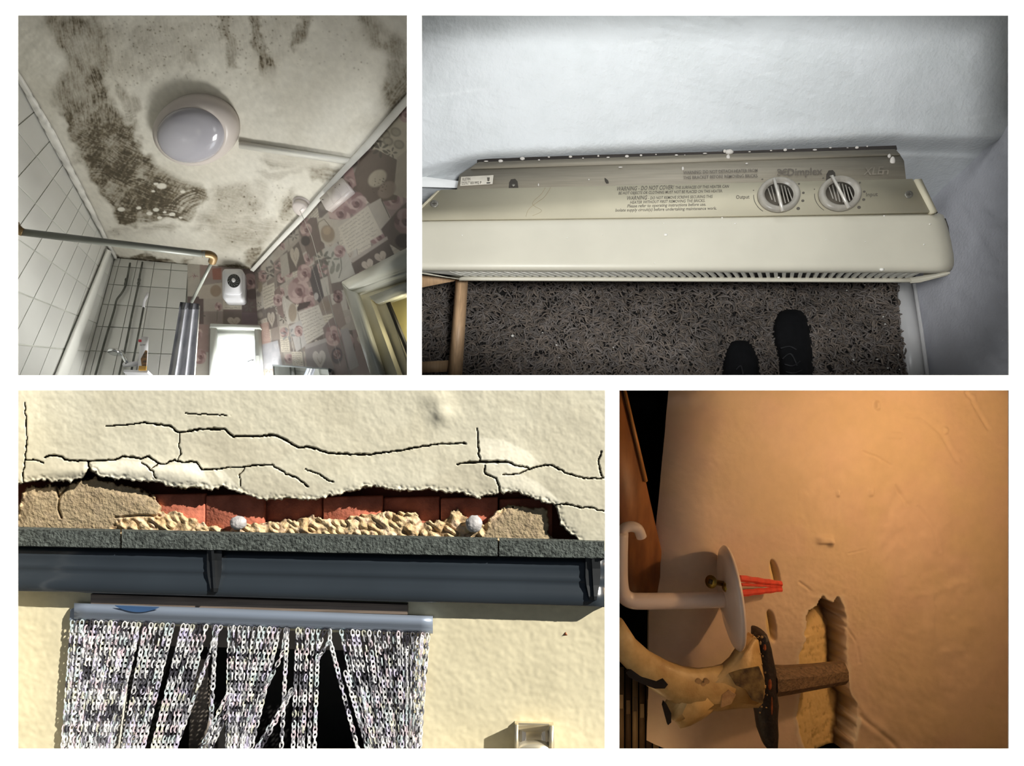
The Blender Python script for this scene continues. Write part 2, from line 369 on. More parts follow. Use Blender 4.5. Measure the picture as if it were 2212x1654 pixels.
def outdoor_wall():
    PLA = mat_attr('cream_masonry_render', 0.9, bump=0.0, var=0.05, vscale=60, spec=0.15)
    X, Y = pgrid(31, 1306, 843, 1190, 1.75)
    JX = X + 4 * (vn(X, Y, 9, 1) - .5); JY = Y + 7 * (vn(X, Y, 8, 2) - .5) + 4 * (vn(X, Y, 3.6, 3) - .5)
    gap = [(20, 1400)] + EDGE + [(1256, 1400)]
    sd = sdp(JX, JY, gap)
    relief = (fbm(X, Y, 9, 0, 3) - .5) * 0.0011 + (fbm(X, Y, 90, 3, 3) - .5) * 0.0042
    d = relief - .0015
    c = np.ones(X.shape + (3,)) * lin((206, 201, 181))
    c = mixc(c, .45 * sst(.4, .7, fbm(X, Y, 120, 4)), (192, 185, 163))
    for poly in ([(196, 1002), (260, 992), (345, 1004), (432, 1001), (440, 1020), (462, 1052), (365, 1050), (300, 1040), (227, 1030)], [(462, 1015), (480, 1012), (520, 1060), (484, 1052)],
                 [(1036, 945), (1090, 950), (1140, 975), (1165, 1000), (1120, 1020), (1160, 1040), (1185, 1060), (1220, 1090), (1190, 1088), (1118, 1062), (1080, 1062), (1050, 1005), (1036, 990)]):
        c = mixc(c, .85 * soft(X, Y, poly, 3), (232, 227, 208))
    for poly in ([(230, 922), (390, 936), (520, 946), (640, 968), (600, 1000), (480, 1008), (400, 990), (385, 940)], [(560, 1010), (650, 1040), (720, 1045), (660, 1076), (560, 1076), (520, 1060)], [(990, 1004), (1044, 1005), (1046, 1022), (1074, 1038), (1072, 1062), (1000, 1060), (900, 1050)],
                 [(52, 998), (190, 998), (196, 1016), (150, 1036), (60, 1036)]):
        c = mixc(c, .5 * soft(X, Y, poly, 5), (190, 183, 163))
    # the bulges and the loosened, tilting plates
    for bx, by, rx, ry, h in ((955, 893, 22, 20, .008), (945, 860, 30, 18, .005), (170, 1018, 60, 14, .006), (300, 1015, 60, 22, .006), (400, 1025, 50, 22, .007), (1110, 1010, 60, 40, .004), (1240, 1060, 60, 50, .003)):
        d -= h * np.exp(-((X - bx) / rx) ** 2 - ((Y - by) / ry) ** 2)
    low = sst(930, 1060, Y) * np.clip(1 - np.abs(X - 640) / 620, 0, 1)
    d -= .004 * low
    for pts, w0, w1 in CRACKS:
        n = len(pts); ws = [w0 + (w1 - w0) * (i / (n - 1)) for i in range(n)]
        if len(pts) > 20: ws = [.7 + 1.6 * math.sin(math.pi * i / (n - 1)) ** .8 for i in range(n)]
        k = (X > min(p[0] for p in pts) - 12) & (X < max(p[0] for p in pts) + 12)
        dd = np.full(X.shape, 99.0); ww = np.ones(X.shape)
        dd[k], ww[k] = seg_d(JX[k], (Y + 3 * (vn(X, Y, 6, 5) - .5))[k], pts, ws)
        m = sst(1.0, .45, dd / (ww * .8 + .75)); d += m * .022; c = mixc(c, m * .8, (70, 55, 45))
    # the edge breaks back on to the brickwork
    g = sst(-0.8, 1.6, sd); back = .075 + (fbm(X, Y, 20, 6) - .5) * .004
    lip = np.exp(-((sd + 5) / 5.0) ** 2); d += lip * .003 * vn(X, Y, 5, 7)
    d = d * (1 - g) + back * g
    c = mixc(c, lip * .5 * sst(.5, .7, vn(X, Y, 9, 6)), (228, 222, 203))
    moss = np.clip(sum(np.exp(-((X - a) / w_) ** 2) for a, w_ in ((410, 40), (620, 38), (1165, 30), (45, 22), (780, 20))), 0, 1) * np.exp(-((sd - 1) / 6.0) ** 2)
    c = mixc(c, moss * sst(.4, .6, vn(X, Y, 4, 5)), (95, 95, 55))
    br = lin((118, 66, 50)); c = c * (1 - g[..., None]) + br * g[..., None]
    V = O3.at(X, Y, 0.0); V[..., 1] = d
    V[..., 0] = (X - CX) * (CAMD + d) / F; V[..., 2] = Z0 + (CY - Y) * (CAMD + d) / F
    wall = struct(grid('wall_outside', X, Y, V, PLA, None, c), 'cream rendered outside wall cracked open above the gutter')
    # bricks bared behind the render
    BR = mat('red_brick', (172, 102, 82), 0.9, bump=0.5, bscale=70, var=0.12, vscale=30, spec=0.1)
    x = 322
    for i, wd in enumerate((122, 128, 126, 130, 124, 126, 118)):
        yj = 1068 + (x - 322) * .012
        ring = [(x, yj + 2), (x + wd - 3, yj - 1), (x + wd - 3, 1175), (x, 1172)]
        b = slab('brick', ring, O3, (-.028, -.030, -.048, -.036, -.052, -.042, -.055)[i], .014, BR, wall); bevel(b, .002, 1)
        x += wd
    # old mortar and rubble left in the gap
    X, Y = pgrid(24, 1210, 1026, 1192, 1.9)
    JX = X + 6 * (vn(X, Y, 8, 4) - .5); JY = Y + 9 * (vn(X, Y, 9, 5) - .5) + 4 * (vn(X, Y, 4, 2) - .5)
    sd = sdp(JX, JY, MORT); keep = sd > -2.0
    rub = np.abs(fbm(X, Y, 16, 2, 4) - .5) * 2
    blk = soft(X, Y, [(40, 1130), (57, 1050), (204, 1031), (314, 1061), (348, 1091), (340, 1112), (260, 1118), (230, 1150), (40, 1150)], 4)
    blk = np.maximum(blk, soft(X, Y, [(1040, 1165), (1060, 1128), (1100, 1096), (1181, 1098), (1185, 1150), (1195, 1165)], 4))
    rx, ry = rot(X, Y, 0, 0, 35)
    stone = np.abs(vn(rx, ry * 1.7, 17, 3) - .5) * 2
    d = .026 - .006 * sst(0, 25, sd) - (1 - blk) * (.012 * stone + .004 * rub) - blk * (.004 + .004 * fbm(X, Y, 13, 1))
    cr = seg_d(X, Y, [(122, 1050), (128, 1075), (126, 1100), (133, 1118)]); d += sst(3.2, 1, cr) * .012
    cr = seg_d(X, Y, [(128, 1072), (138, 1062), (150, 1050)]); d += sst(3, 1, cr) * .01
    cr = seg_d(X, Y, [(250, 1117), (300, 1113), (345, 1114)]); d += sst(3, 1, cr) * .008
    d += sst(1.5, -2, sd) * .045
    c = np.ones(X.shape + (3,)) * lin((200, 178, 142)); c = mixc(c, sst(.35, .7, fbm(X, Y, 22, 5)) * .8, (176, 146, 106)); c = mixc(c, sst(.62, .75, vn(X, Y, 11, 6)) * .6, (224, 196, 170))
    c = mixc(c, blk * .85, (148, 133, 108)); c = mixc(c, (1 - blk) * sst(.16, .04, stone) * .6, (88, 62, 42))
    V = np.stack([(X - CX) * (CAMD + d) / F, d, Z0 + (CY - Y) * (CAMD + d) / F], -1)
    mo = grid('mortar_bed', X, Y, V, mat_attr('sandy_mortar', 0.95, bump=0.5, bscale=160, var=0.12, vscale=80, spec=0.1), wall, c, keep); mo['label'] = 'crumbling sandy mortar'; mo['kind'] = 'stuff'
    # wall below the gutter, with the doorway left open
    X, Y = pgrid(31, 1306, 1270, 1623, 3.4); d = -.001 + (fbm(X, Y, 9, 5, 3) - .5) * .0014 + (fbm(X, Y, 120, 2) - .5) * .003
    door = inside(X, Y, [(168, 1345), (893, 1372), (893, 1700), (168, 1700)])
    c = np.ones(X.shape + (3,)) * lin((211, 202, 172)); c = mixc(c, .4 * sst(.45, .7, fbm(X, Y, 70, 3)), (198, 189, 160))
    V = np.stack([(X - CX) * (CAMD + d) / F, d, Z0 + (CY - Y) * (CAMD + d) / F], -1)
    lw = grid('render_below_gutter', X, Y, V, PLA, wall, c, ~door)
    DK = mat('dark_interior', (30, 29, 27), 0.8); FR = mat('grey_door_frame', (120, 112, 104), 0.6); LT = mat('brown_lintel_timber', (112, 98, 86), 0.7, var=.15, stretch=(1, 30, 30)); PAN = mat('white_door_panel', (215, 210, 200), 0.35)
    # the doorway: reveals, dark hall, door frame pieces
    dr = tag(bpy.data.objects.new('door_1', None), 'dark open doorway behind the silver chain curtain', 'door', None, 'structure'); COL.objects.link(dr); dr.location = P(530, 1600, .02)
    pts = [(168, 1345), (893, 1372), (893, 2000), (168, 2000)]
    A = [Q(*p, .002) for p in pts]; Bk = [Vector((a.x, .17, a.z)) for a in A]
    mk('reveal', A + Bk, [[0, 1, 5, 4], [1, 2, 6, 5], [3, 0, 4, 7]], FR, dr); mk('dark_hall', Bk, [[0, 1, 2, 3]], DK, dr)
    slab('door_frame', [(120, 1300), (170, 1310), (170, 1660), (120, 1660)], O3, -.05, .02, PAN, dr)
    slab('door_panel', [(160, 1475), (262, 1480), (256, 1680), (150, 1680)], O3, -.06, .02, PAN, dr)
    slab('door_frame', [(418, 1420), (450, 1425), (446, 1680), (405, 1680)], O3, -.10, .02, FR, dr)
    slab('door_panel', [(150, 1320), (420, 1330), (330, 1500), (150, 1500)], O3, -.085, .012, DK, dr)
    slab('door_head', [(168, 1330), (893, 1355), (893, 1408), (168, 1390)], O3, -.05, .02, FR, dr)
    slab('lintel', [(196, 1283), (880, 1306), (880, 1327), (196, 1305)], O3, .012, .01, LT, dr)
outdoor_wall()

STONE = mat('grey_concrete_roof_tile', (80, 85, 82), 0.9, bump=0.7, bscale=170, var=0.25, vscale=120, spec=0.15)
tl = lambda x: 1137.5 + (x - 33) * .0225; bl = lambda x: 1178 + (x - 33) * .0215
for lab, a, b in (('dark grey roof tile edge at the far end by the sandy stone blocks', 15, 260), ('longest dark grey roof tile edge under the bricks and mortar', 263, 1075), ('short dark grey roof tile edge above the bracket nearest the chrome lamp', 1078.5, 1305.5)):
    t_ = empty('roof_tile', Q((a + b) / 2, 1180, -.01), lab, 'roof tile', 'roof tile edges above the gutter')
    nseg = max(2, int((b - a) / 12)); rings = []
    for i in range(nseg + 1):
        x = a + (b - a) * i / nseg; j = lambda k: 1.6 * (vn(np.array(x * 3.0), np.array(k * 50.0), 30, k) - .5)
        rings.append([Q(x, tl(x), .006), Q(x, tl(x) + 5 + j(1), -.019), Q(x, bl(x) + j(2), -.022), Q(x, bl(x) + 3, .006)])
    loft('tile_body', rings, STONE, t_, smooth=False)
GUT = mat('dark_grey_gutter_plastic', (40, 46, 52), 0.28, var=0.06, vscale=4, spec=0.5)
g_ = empty('gutter', Q(670, 1290, 0), 'dark grey plastic gutter running below the roof tiles', 'gutter')
prof = [(0, .004), (4, -.006), (24, -.008), (40, -.012), (46, -.017), (50, -.015), (60, -.019), (72, -.029), (86, -.034), (95, -.034), (99, -.032), (99, -.028), (96, -.014), (98, .004)]
gl = lambda x: 1177 + (x - 33) * .0215
xs = [15 + i * (1305.5 - 15) / 60 for i in range(61)]
loft('gutter_trough', [[Q(x, gl(x) + r * (1 + (x - 33) * .00006), d) for r, d in prof] for x in xs], GUT, g_, smooth=True)
BLK = mat('black_bracket_plastic', (30, 32, 34), 0.4)
for cx_, in ((463,), (1281,)):
    b_ = empty('gutter_bracket', Q(cx_, gl(cx_) + 60, -.02), ('black plastic bracket gripping the gutter above the chain curtain' if cx_ < 900 else 'black plastic bracket gripping the gutter nearest the chrome wall lamp'), 'bracket', 'gutter brackets')
    y0 = gl(cx_)
    pr = [(-2, -.012), (24, -.014), (42, -.020), (60, -.026), (84, -.038), (92, -.038), (92, -.032), (60, -.015), (30, -.006), (0, -.004)]
    loft('strap', [[Q(cx_ + u * (17 if r < 50 else 17 - (r - 50) * .22), y0 + r, d - .002) for r, d in pr] for u in (-.95, -.8, .8, .95)], BLK, b_, smooth=False)
    loft('rib', [[Q(cx_ + u * 3 - 4 * (cx_ < 900) + r * .06, y0 + r, d - .008) for r, d in pr] for u in (-1, 1)], BLK, b_, smooth=False)

# chain curtain -----------------------------------------------------
ALU = mat('grey_blue_aluminium_rail', (146, 157, 174), 0.36, metal=0.5, var=.05, vscale=3, stretch=(1, 8, 8)); CLIP = mat('blue_rail_label', (58, 88, 128), 0.5)
cr_ = empty('chain_curtain', Q(545, 1600, -.02), 'silver aluminium chain door curtain hanging from a grey blue rail', 'curtain')
rp = [(0, -.004), (0, -.018), (4, -.026), (13, -.031), (22, -.030), (26, -.026), (30, -.026), (33, -.024), (36, -.018), (38, -.016), (38, -.004)]
rt = lambda x: 1302 + (x - 160) * .0362
loft('rail', [[Q(x, rt(x) + r, d) for r, d in rp] for x in np.linspace(160, 935, 30)], ALU, cr_, smooth=True)
lb = [(x, rt(x) + 3 + 13 * math.sin(math.pi * (x - 248) / 96) ** .8 * .9) for x in np.linspace(248, 344, 13)] + [(344, rt(344) + 2), (248, rt(248) + 2)]
o_ = mk('rail_label', [Q(x, y, -.0335) for x, y in lb], [list(range(len(lb)))], CLIP, cr_); o_['label'] = 'dark blue curved label on the rail'
o_ = slab('rail_end', [(150, 1340), (160, 1340), (160, 1312), (152, 1316)], O3, .02, .016, ALU, cr_)
CH = mat_attr('iridescent_silver_chain', 0.25, metal=0.45, var=0.0, spec=0.7)
def chain_mesh(n, pitch, seed):
    r_ = np.random.default_rng(seed); V = []; Fc = []; C = []
    pal = [lin(c) for c in ((235, 235, 238), (255, 255, 255), (200, 200, 206), (165, 165, 172), (255, 255, 255), (120, 120, 128), (240, 222, 230), (222, 236, 238), (226, 220, 244), (240, 240, 222), (80, 78, 86), (60, 58, 66), (255, 255, 255))]  # white and near-black link tints paint the sparkle into the colour
    for i in range(n):
        cz = -(i + .5) * pitch; fl = i % 2; tilt = r_.normal(0, .35)
        ca, sa = math.cos(tilt + (1.25 if fl else .25)), math.sin(tilt + (1.25 if fl else .25))
        b0 = len(V); NU, NV = 10, 4
        for u in range(NU):
            a = 2 * math.pi * u / NU; ex, ez = .0036 * math.cos(a), pitch * .66 * math.sin(a)
            nx_, nz_ = math.cos(a), math.sin(a)
            for v in range(NV):
                t = 2 * math.pi * (v + .5) / NV; rr = .0016
                x, y, z = ex + nx_ * rr * math.cos(t), rr * 1.1 * math.sin(t), cz + ez + nz_ * rr * math.cos(t)
                V.append((x * ca - y * sa, x * sa + y * ca, z))
        c_ = pal[r_.integers(len(pal))]; C += [c_] * (NU * NV)
        for u in range(NU):
            for v in range(NV): Fc.append([b0 + u * NV + v, b0 + u * NV + (v + 1) % NV, b0 + ((u + 1) % NU) * NV + (v + 1) % NV, b0 + ((u + 1) % NU) * NV + v])
    me = bpy.data.meshes.new('chain_strand'); me.from_pydata(V, [], Fc); me.materials.append(CH)
    at = me.color_attributes.new('tint', 'FLOAT_COLOR', 'POINT'); c4 = np.ones((len(V), 4), np.float32); c4[:, :3] = C; at.data.foreach_set('color', c4.ravel())
    return me
NL, PITCH = 25, .0116
CM = [chain_mesh(NL, PITCH, 100 + i) for i in range(16)]
def strand(x0, x1, y0=None, y1=1636, d=-.020):
    y0 = y0 if y0 is not None else rt(x0) + 37
    a, b = Q(x0, y0, d), Q(x1, y1, d + .004)
    v = b - a; n = max(2, round(v.length / PITCH))
    o = bpy.data.objects.new('chain_strand', CM[random.randrange(16)])
    if n < NL - 1:   # a shorter strand
        o.data = chain_mesh(n, PITCH, 200 + int(x0)); 
    COL.objects.link(o); put(o, a, cr_)
    q = Vector((0, 0, -1)).rotation_difference(v.normalized()); o.rotation_mode = 'QUATERNION'; o.rotation_quaternion = q
    k = v.length / (PITCH * (n if n < NL - 1 else NL)); o.scale = (1, 1, k)
def strands(t0, t1, b0, b1, n, **k):
    for i in range(n):
        u = i / max(1, n - 1); strand(t0 + (t1 - t0) * u + random.uniform(-1, 1), b0 + (b1 - b0) * u + random.uniform(-2, 2), d=-.020 + random.uniform(-.003, .003), **k)
strands(158, 300, 136, 238, 15); strands(160, 296, 140, 232, 6, y0=1372)
strands(316, 374, 262, 305, 6); strands(396, 447, 326, 376, 6)
strand(461, 466, y1=1385); strand(467, 463, y1=1385); strand(465, 452, y0=1385); strand(463, 385, y0=1385, y1=1600)
strand(478, 452, y0=rt(478) + 37, y1=1400)
strands(496, 604, 491, 538, 11); strand(497, 424, y0=1487); strand(500, 436, y0=1500); strand(500, 446, y0=1520)
strand(621, 607); strand(613, 535, y0=1406, y1=1565); strand(631, 542, y0=1487); strand(632, 552, y0=1492); strand(618, 611, y1=1410)
strands(643, 688, 632, 678, 5); strand(702, 688, y1=1400); strand(713, 712, y1=1384); strand(712, 683, y0=1384, y1=1428); strand(713, 778, y0=1384)
strands(736, 810, 797, 838, 7); strands(818, 923, 846, 905, 11); strands(880, 926, 880, 903, 4, y0=1374); strands(745, 800, 800, 830, 3, y0=1450)

# pebbles in the gap, a brown chip, chrome lamp -----------------------
GP = mat('pale_grey_pebble', (168, 165, 165), 0.8, bump=.4, bscale=90, var=.15, vscale=60)
def blob(name, c, r, m, parent=None, sq=(1, 1, 1), seed=0, n=2):
    bm = bmesh.new(); bmesh.ops.create_icosphere(bm, subdivisions=n, radius=1)
    r_ = random.Random(seed)
    for v in bm.verts:
        k = 1 + r_.uniform(-.08, .08); v.co = Vector((v.co.x * sq[0], v.co.y * sq[1], v.co.z * sq[2])) * r * k
    me = bpy.data.meshes.new(name); bm.to_mesh(me); bm.free(); me.materials.append(m); me.polygons.foreach_set('use_smooth', [True] * len(me.polygons))
    o = bpy.data.objects.new(name, me); COL.objects.link(o); put(o, Vector(c), parent); return o
tag(blob('pebble', Q(515, 1129, .006), .0175, GP, sq=(1, .6, .85), seed=3, n=3), 'round pale grey pebble under the bared bricks', 'pebble', 'pebbles stuck in the mortar')
tag(blob('pebble', Q(1024, 1131, .006), .0185, GP, sq=(1, .6, 1), seed=4, n=3), 'pale grey pebble resting where the rubble meets the sandy block near the wall corner', 'pebble', 'pebbles stuck in the mortar')
tag(mk('brick_chip', [Q(1217, 1372, -.001), Q(1226, 1372, -.001), Q(1222, 1364, -.002), Q(1222, 1369, -.006)], [[0, 1, 3], [1, 2, 3], [2, 0, 3]], mat('brown_chip', (140, 80, 50), .9)), 'tiny brown chip stuck to the cream wall under the gutter', 'chip')
CHR = mat('polished_chrome', (228, 228, 230), 0.07, metal=1.0, var=.01); CHB = mat('brushed_pale_metal', (215, 205, 180), 0.32, metal=.7, var=.03)
lp = empty('wall_lamp', Q(1155, 1610, 0), 'square chrome wall lamp with a curved mirror face on the cream wall', 'lamp')
slab('backplate', [(1112, 1562), (1196, 1565), (1196, 1650), (1111, 1650)], O3, .010, .012, CHB, lp)
yb = 1650
def lcol(x0, x1):
    f = [Q(x0, 1563 + (x0 - 1112) * .03, .0), Q(x1, 1563 + (x1 - 1112) * .03, .0), Q(x1, 1565 + (x1 - 1112) * .03, -.040), Q(x0, 1565 + (x0 - 1112) * .03, -.040)]
    g = [Q(x0, yb, .0), Q(x1, yb, .0), Q(x1, yb, -.040), Q(x0, yb, -.040)]
    prism('side_post', f, g, CHB, lp, .0012)
lcol(1112, 1120); lcol(1186, 1197)
rings = []
for i in range(13):
    a = math.pi * i / 12; x = 1153 - 33 * math.cos(a); dd = -.036 + .03 * math.sin(a)
    rings.append([Q(x, 1573 + 9 * math.sin(a), dd), Q(x, yb, dd)])
mk('mirror_face', [p for r in rings for p in r], [[2 * i, 2 * i + 1, 2 * i + 3, 2 * i + 2] for i in range(12)], CHR, lp, True)
top = [Q(1153 - 33 * math.cos(math.pi * i / 12), 1573 + 9 * math.sin(math.pi * i / 12), -.036 + .03 * math.sin(math.pi * i / 12)) for i in range(13)]
prism('cap', top + [Q(1186, 1566, -.038), Q(1120, 1564, -.038)], [p + Vector((0, 0, .004)) for p in top] + [Q(1186, 1566, -.038) + Vector((0, 0, .003)), Q(1120, 1564, -.038) + Vector((0, 0, .003))], CHB, lp)
pr2 = [Q(1154 + 34 * math.cos(math.pi * i / 14), 1622 - 11 * math.sin(math.pi * i / 14), -.041) for i in range(15)]
prism('bulb_tube', pr2, [p + Vector((0, .02, 0)) for p in pr2], CHB, lp, .001)
# ------------------------------------------------------------------ bathroom seen from below
_BLc, _BRc = P(247, 556, 1.5), P(549, 583, 1.45)
CEIL = PL(P(430, 33, .60), _BLc, _BRc)
BACK = PL(_BLc, _BRc, P(370, 810, 1.10))
LEFT = PL(_BLc, BACK.v(179, 808), CEIL.v(33, 165))
RIGHT = PL(_BRc, BACK.v(562, 808), CEIL.v(879, 215))
def ceiling():
    X, Y = pgrid(16, 896, 16, 592, 1.6)
    hull = [(10, 100), (10, 10), (884, 10), (884, 212), (552, 592), (240, 566)]
    keep = sdp(X, Y, hull) > -6
    m = np.zeros(X.shape)
    wx = X + 60 * (fbm(X, Y, 45, 1, 5) - .5); wy = Y + 60 * (fbm(X, Y, 45, 2, 5) - .5)
    def add(pts, amt, soft_=12): 
        nonlocal m; m = np.maximum(m, amt * sst(-soft_, soft_, sdp(wx, wy, pts)))
    def streak(deg, lng, thin, seed):
        a, b = rot(X + 22 * fbm(X, Y, 70, seed, 3), Y + 22 * fbm(X, Y, 75, seed + 2, 3), 0, 0, deg); return .6 * vn(a / lng, b / thin, 1, seed) + .4 * vn(a / (lng * .5), b / (thin * .55), 1, seed + 1)
    add([(104, 20), (225, 20), (236, 90), (228, 180), (190, 200), (150, 190), (125, 120)], .62, 16)
    add([(108, 200), (155, 130), (230, 150), (232, 215), (250, 262), (240, 300), (180, 300), (130, 262)], .70, 14)
    add([(120, 250), (250, 230), (300, 262), (312, 330), (345, 352), (400, 372), (440, 396), (455, 432), (442, 462), (395, 482), (330, 488), (262, 478), (236, 446), (205, 405), (160, 330)], .86, 9)
    add([(250, 180), (292, 200), (298, 250), (270, 255)], .5, 8)
    add([(235, 40), (440, 30), (440, 140), (300, 165), (240, 170)], .26, 25)
    add([(400, 100), (430, 105), (425, 158), (382, 155)], .32, 8)
    add([(470, 20), (500, 20), (512, 150), (488, 150)], .56, 7); add([(540, 20), (575, 20), (590, 190), (556, 165)], .66, 7); add([(640, 20), (670, 20), (655, 90), (632, 118)], .62, 7)
    add([(420, 20), (640, 20), (640, 110), (560, 140), (430, 110)], .18, 20)
    add([(745, 20), (790, 20), (830, 70), (880, 100), (880, 160), (830, 110)], .5, 14)
    add([(850, 140), (885, 140), (885, 205), (770, 300), (745, 322), (752, 285), (790, 240)], .6, 10)
    add([(565, 334), (620, 332), (735, 352), (720, 382), (680, 372), (570, 352)], .6, 7); add([(550, 368), (650, 366), (640, 378), (560, 380)], .30, 5)
    add([(452, 398), (560, 392), (560, 470), (470, 480)], .46, 22); add([(598, 432), (640, 420), (640, 462), (600, 482)], .55, 10); add([(440, 460), (600, 470), (560, 545), (420, 500)], .42, 20)
    add([(610, 300), (650, 300), (700, 315), (640, 316)], .22, 8)
    add([(255, 560), (262, 548), (330, 552), (420, 562), (400, 576), (260, 568)], .95, 4); add([(470, 566), (520, 568), (552, 580), (545, 588), (470, 582)], 1.0, 4); add([(522, 545), (560, 530), (556, 578), (530, 574)], .55, 8)
    add([(238, 485), (300, 490), (390, 500), (380, 512), (260, 505)], .45, 8)
    dirn = streak(78, 22, 2.2, 1); fan = streak(20, 26, 2.0, 3); hor = streak(5, 30, 2.2, 5); dia = streak(128, 24, 2.4, 6)
    st = np.where(Y < 260, dirn, 0)
    wl = sst(230, 300, Y); st = dirn * (1 - wl) + (fan * .55 + dia * .45) * wl
    wr = sst(560, 640, X) * sst(130, 220, Y) * sst(420, 300, Y); st = st * (1 - wr) + dia * wr
    wh = sst(430, 480, Y); st = st * (1 - wh) + hor * wh
    wt = ((X > 540) & (Y > 325) & (Y < 390)); st = np.where(wt, hor, st)
    dens = m * (.74 + .36 * sst(.25, .75, st)) * (.42 + 1.0 * fbm(X, Y, 34, 6, 6)) * (.82 + .36 * vn(X, Y, 3.2, 2)) + .10 * sst(.45, .75, fbm(X, Y, 50, 5)) * sst(330, 60, Y)
    # arcs left by a scrubbing brush
    for cx, cy, r0, r1, a0, a1, k in ((440, 470, 22, 90, 185, 265, .35), (360, 500, 30, 95, 250, 320, .35), (300, 420, 20, 60, 200, 300, .25), (270, 230, 5, 40, 30, 110, .3)):
        rr = np.hypot(X - cx, (Y - cy) * 1.3); an = np.degrees(np.arctan2(Y - cy, X - cx)) % 360
        w_ = sst(r0, r0 + 8, rr) * sst(r1, r1 - 8, rr) * sst(a0, a0 + 15, an) * sst(a1, a1 - 15, an)
        dens += w_ * k * (vn(rr / 2.2, an / 40, 1, 4) - .5) * 1.6 * (m > .2)
    sp = np.zeros(X.shape)
    for _ in range(1500):   # separate spots of mould
        x, y = random.uniform(225, 800), random.uniform(30, 560)
        reg = (y < 190 and x < 600) * .9 + (600 <= x < 800 and y < 230) * .35 + (470 < x < 640 and 400 < y < 480) * .7 + (y > 490 and x < 560) * .25
        if random.random() > reg: continue
        r = random.uniform(.9, 2.0); j0, i0 = int((x - 16) / 1.6), int((y - 16) / 1.6); sl = (slice(max(i0 - 3, 0), i0 + 4), slice(max(j0 - 3, 0), j0 + 4))
        sp[sl] = np.maximum(sp[sl], np.exp(-((X[sl] - x) ** 2 + (Y[sl] - y) ** 2) / (r * r)) * random.uniform(.4, 1))
    dens += sp * .6
    # painted-over halo round the lamp, dabs of white
    lampd = np.hypot((X - 430) / 122, (Y - 285) / 118); dens *= np.where(X > 300, sst(.86, 1.06, lampd + .05 * (vn(X, Y, 30, 4) - .5)), 1)
    dens *= 1 - sst(200, 160, np.hypot(X - 660, (Y - 250) * 1.6)) * .8
    dens *= 1 - soft(X, Y, [(470, 320), (560, 330), (545, 390), (470, 400), (450, 372)], 10)
    dens *= 1 - .75 * soft(X, Y, [(260, 497), (430, 502), (470, 540), (430, 556), (280, 545), (255, 520)], 10)
    for x, y, r in ((349, 402, 8), (337, 397, 4), (395, 414, 4), (331, 413, 3), (323, 461, 5), (300, 449, 4), (337, 453, 5), (372, 463, 5), (345, 470, 4), (356, 458, 3), (362, 480, 4), (390, 470, 3), (236, 452, 5), (262, 452, 6)):
        dens *= 1 - sst(1.25, .8, np.hypot((X - x) / (r * 1.3), (Y - y) / (r * .75)))
    dens = np.clip(dens, 0, 1)
    c = np.ones(X.shape + (3,)) * lin((214, 210, 198)); c = mixc(c, .30 * sst(.4, .65, fbm(X, Y, 80, 3)), (196, 190, 174))
    c = mixc(c, np.clip(dens * 1.25, 0, 1) * .95, (112, 101, 80)); c = mixc(c, sst(.66, 1.2, dens + .25 * vn(X, Y, 6, 4)) * .75, (52, 47, 38))
    d = (fbm(X, Y, 22, 2, 3) - .5) * .004
    V = CEIL.at(X, Y) + CEIL.n * d[..., None]
    struct(grid('ceiling', X, Y, V, mat_attr('mould_stained_ceiling_paint', 0.8, var=.06, vscale=50, spec=.2), None, c, keep), 'off white bathroom ceiling stained with brown mould and brush marks', 'ceiling')
ceiling()
TILE = mat('white_glazed_wall_tile', (214, 214, 209), 0.16, var=.03, vscale=2, spec=.55); GROUT = mat('grey_grout', (186, 187, 178), .9)
def tiled(wall, plane, O, D, Zv, a, b, ur, vr, outline, gap=.017):
    f = lambda u, v: ((O[0] + a * u * D[0] + b * v * Zv[0]) / (1 + a * u + b * v), (O[1] + a * u * D[1] + b * v * Zv[1]) / (1 + a * u + b * v))
    for u in range(*ur):
        for v in range(*vr):
            if min(1 + a * (u + i) + b * (v + j) for i in (0, 1) for j in (0, 1)) < .12: continue
            q = [f(u + gap, v + gap), f(u + 1 - gap, v + gap), f(u + 1 - gap, v + 1 - gap), f(u + gap, v + 1 - gap)]
            q = clip(q, outline)
            if len(q) < 3: continue
            ar = abs(sum(q[i][0] * q[(i + 1) % len(q)][1] - q[(i + 1) % len(q)][0] * q[i][1] for i in range(len(q)))) / 2
            if ar < 8: continue
            slab('tile', q, plane, .002 + random.uniform(0, .0006), .002, TILE, wall)
wl_ = struct(slab('wall_left', [(-60, 20), (33, 150), (248, 556), (180, 812), (178, 850), (-200, 850)], LEFT, 0, .02, GROUT), 'bathroom side wall of white square tiles under the mouldy ceiling')
tiled(wl_, LEFT, (77, 439), (419, 782), (430, -60), .12, -.122, (-4, 9), (-3, 5), [(8, 110), (33, 158), (247, 559), (179, 812), (10, 826)])
wb_ = struct(slab('wall_back', [(200, 540), (560, 575), (590, 860), (150, 860)], BACK, -.004, .02, GROUT), 'far bathroom wall, white tiles beside floral paper')
tiled(wb_, BACK, (369, 583), (7000, 1025), (468, -229), .0056, -.0455, (-6, 1), (-1, 7), [(249, 557), (407, 572), (392, 826), (176, 826)], .018)
